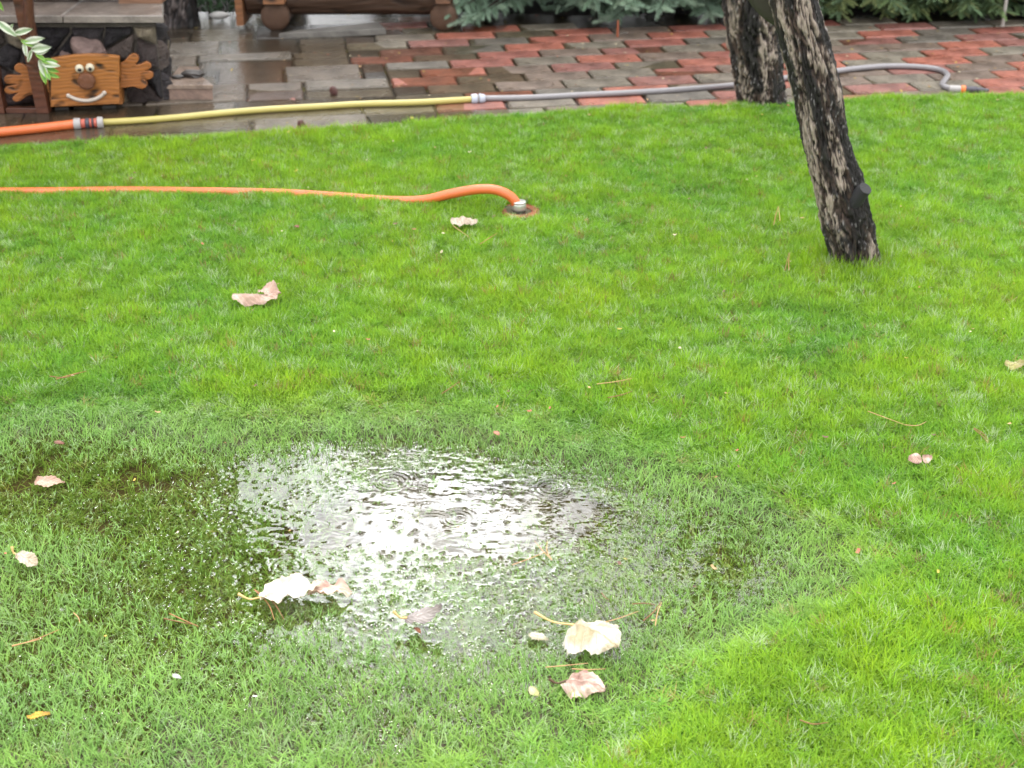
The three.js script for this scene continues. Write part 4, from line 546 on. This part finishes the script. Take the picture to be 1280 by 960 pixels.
// ------------------------------------------------------------------ grass
{
  const bladeInto = (P, I, x, z, az, len, w, lean, curl) => { // a bent blade of three pieces
    const dx = Math.cos(az), dz = Math.sin(az), sx = -dz, sz = dx, o = P.length / 3; let px = x, py = 0, pz = z, th = lean;
    for (let k = 0; k < 4; k++) { const ww = w * [0.85, 1, 0.72, 0][k];
      if (k < 3) P.push(px - sx * ww, py, pz - sz * ww, px + sx * ww, py, pz + sz * ww); else P.push(px, py, pz);
      const l = len / 3; px += Math.sin(th) * dx * l; py += Math.cos(th) * l; pz += Math.sin(th) * dz * l; th += curl; }
    I.push(o, o + 1, o + 2, o + 1, o + 3, o + 2, o + 2, o + 3, o + 4, o + 3, o + 5, o + 4, o + 4, o + 5, o + 6); };
  const clump = (n, rad, len0, len1, w0, w1, lean0, lean1) => { const P = [], I = []; const bias = rr(0, 6.28);
    for (let i = 0; i < n; i++) { const a = rr(0, 6.28), r = Math.sqrt(rnd()) * rad, az = rnd() < 0.22 ? bias + rr(-0.8, 0.8) : rr(0, 6.28); bladeInto(P, I, Math.cos(a) * r, Math.sin(a) * r, az, rr(len0, len1), rr(w0, w1), rr(lean0, lean1), rr(0.02, 0.42)); }
    const g = new THREE.BufferGeometry(); g.setAttribute('position', new THREE.Float32BufferAttribute(P, 3)); g.setIndex(I); g.computeVertexNormals(); return g; };
  const dense = Array.from({ length: 8 }, () => clump(28, 0.0115, 0.018, 0.037, 0.00042, 0.00085, 0.12, 0.95));
  const sparse = Array.from({ length: 6 }, () => clump(10, 0.010, 0.012, 0.034, 0.0004, 0.0009, 0.05, 0.75));
  const flat = Array.from({ length: 6 }, () => clump(5, 0.006, 0.005, 0.013, 0.0004, 0.0009, 0.7, 1.5));
  const lying = Array.from({ length: 4 }, () => clump(6, 0.012, 0.014, 0.03, 0.0004, 0.0008, 1.1, 1.5));
  const grassMat = phy(Col(1, 1, 1), 0.85, { transmission: 0.42, side: THREE.DoubleSide, clearcoat: 0.16, clearcoatRoughness: 0.3, specularIntensity: 0.35 });
  const L = { d: dense.map(() => []), s: sparse.map(() => []), f: flat.map(() => []), l: lying.map(() => []) };
  const M = new THREE.Matrix4(), Q = new THREE.Quaternion(), E = new THREE.Euler(), p = V3(), sc = V3();
  const grid = new Map(), key = (x, z) => Math.floor(x / 0.15) + ',' + Math.floor(z / 0.15);
  for (const q of press) for (let a = -1; a <= 1; a++) for (let b = -1; b <= 1; b++) { const k = key(q[0] + a * 0.15, q[1] + b * 0.15); if (!grid.has(k)) grid.set(k, []); grid.get(k).push(q); }
  const add = (list, x, y, z, s, sy, tilt, c) => { Q.setFromEuler(E.set(rr(-tilt, tilt), rr(0, 6.28), rr(-tilt, tilt))); M.compose(p.set(x, y, z), Q, sc.set(s, sy, s)); list[Math.floor(rnd() * list.length)].push([M.clone(), c]); };
  const cell = 0.0108;
  for (let z = -1.2; z > -5.0; z -= cell) { const half = 0.42 * -z + 0.55;
    for (let x = -half; x < half; x += cell) {
      const X = x + rr(-0.6, 0.6) * cell, Z = z + rr(-0.6, 0.6) * cell, e = edgeZ(X) - Z; if (e > -0.004 + 0.02 * noise.noise(X * 9, 4, 2)) continue;
      const h = land(X, Z), w = wet(X, Z), n1 = fbm(X * 2.2, 5.5, Z * 2.2, 3), n2 = fbm(X * 8, 1.5, Z * 8, 3), n3 = rnd();
      let k = 1; const ps = grid.get(key(X, Z)); if (ps) for (const q of ps) if (Math.hypot(X - q[0], Z - q[1]) < q[2]) k = Math.min(k, q[3]);
      if (k < 0.05) continue;
      const yel = clamp(0.52 + 0.7 * n1 + 0.6 * n2 + rr(-0.25, 0.25) - 9 * w), tone = rr(0.76, 1.24) * (1 + 0.2 * n2);
      const c = n3 < 0.025 ? Col(0.3 * tone, 0.2 * tone, 0.07) : Col(lerp(0.125, 0.275, yel) * tone, lerp(0.33, 0.43, yel) * tone, lerp(0.022, 0.011, yel) * tone);
      if (n3 > 0.92) c.lerp(Col(0.55, 0.62, 0.42), 0.6); if (w > 0.004) c.lerp(Col(0.25 * tone, 0.4 * tone, 0.13 * tone), smooth(w, 0.004, 0.022) * 0.6);
      const tall = (0.85 + 0.45 * n2 + 0.2 * n1) * k * lerp(1, 0.5, smooth(w, 0.003, 0.02)) * (1 + 1.1 * Math.exp(-(((X - front.base.x) ** 2 + (Z - front.base.z) ** 2) / 0.0075)));
      const pale = c.clone().lerp(Col(0.42, 0.52, 0.36), rr(0, 0.6));
      if (w > 0.009 && h > -0.012 && k > 0.9 && rnd() < 0.55) add(L.f, X, Math.max(h, 0) + rr(0.002, 0.012), Z, rr(0.3, 0.6), rr(0.35, 0.7), 0.3, pale);
      if (h > 0.006) { add(w > 0.016 && rnd() < 0.4 ? L.s : L.d, X, h - 0.002, Z, rr(0.85, 1.15), tall * rr(0.8, 1.15) * (w > 0.008 ? 0.8 : 1), 0.12, c); }
      else if (h > -0.012) { const pr = 0.98 + 0.4 * n2; if (rnd() < pr) add(L.s, X, Math.max(h, -0.012) - 0.002, Z, 1, rr(0.6, 0.95) * (0.6 + 0.4 * k), 0.15, c); else if (rnd() < 0.5 && k > 0.9) add(L.l, X, Math.max(h, 0) + 0.001, Z, 1, 1, 0.05, c); }
      else { const op = openWater(X, Z), deep = smooth(-h, 0.012, 0.03), pr = (op > 0.05 ? 0.07 : 0.75) * lerp(1, 0.75, deep);
        for (let q = op > -0.9 ? 1 : 2; q--;) if (rnd() < pr * (0.75 + 0.9 * n2)) add(L.f, X + rr(-0.4, 0.4) * cell, -0.001, Z + rr(-0.4, 0.4) * cell, rr(0.4, 0.85), rr(0.4, 0.9), 0.08, pale);
        if (rnd() < (0.62 + 0.7 * n2) * (op > 0.05 ? 0.15 : 1)) add(L.s, X, -0.013, Z, 1, rr(0.45, 0.8), 0.15, c);
        if (rnd() < (op > 0.05 ? 0.12 : 0.4)) add(L.l, X, h + 0.001, Z, 1, 1, 0.3, c); }
    } }
  const lawn = new THREE.Group(); lawn.name = 'lawn_grass'; scene.add(lawn); lawn.userData.kind = 'stuff'; tag(lawn, 'short bright green wet lawn grass, thinning where rain stands', 'grass');
  const G4 = [[dense, L.d], [sparse, L.s], [flat, L.f], [lying, L.l]];
  let n = 0; for (const [gs, ls] of G4) gs.forEach((g, i) => { if (ls[i].length) { n += ls[i].length; scatter(g, grassMat, ls[i], 'grass_blades', lawn); } });
  console.log('grass clumps', n);
}
scene.traverse((o) => { if (o.isMesh) { o.castShadow = true; o.receiveShadow = true; } });
sun.castShadow = true;
renderer.render(scene, camera);
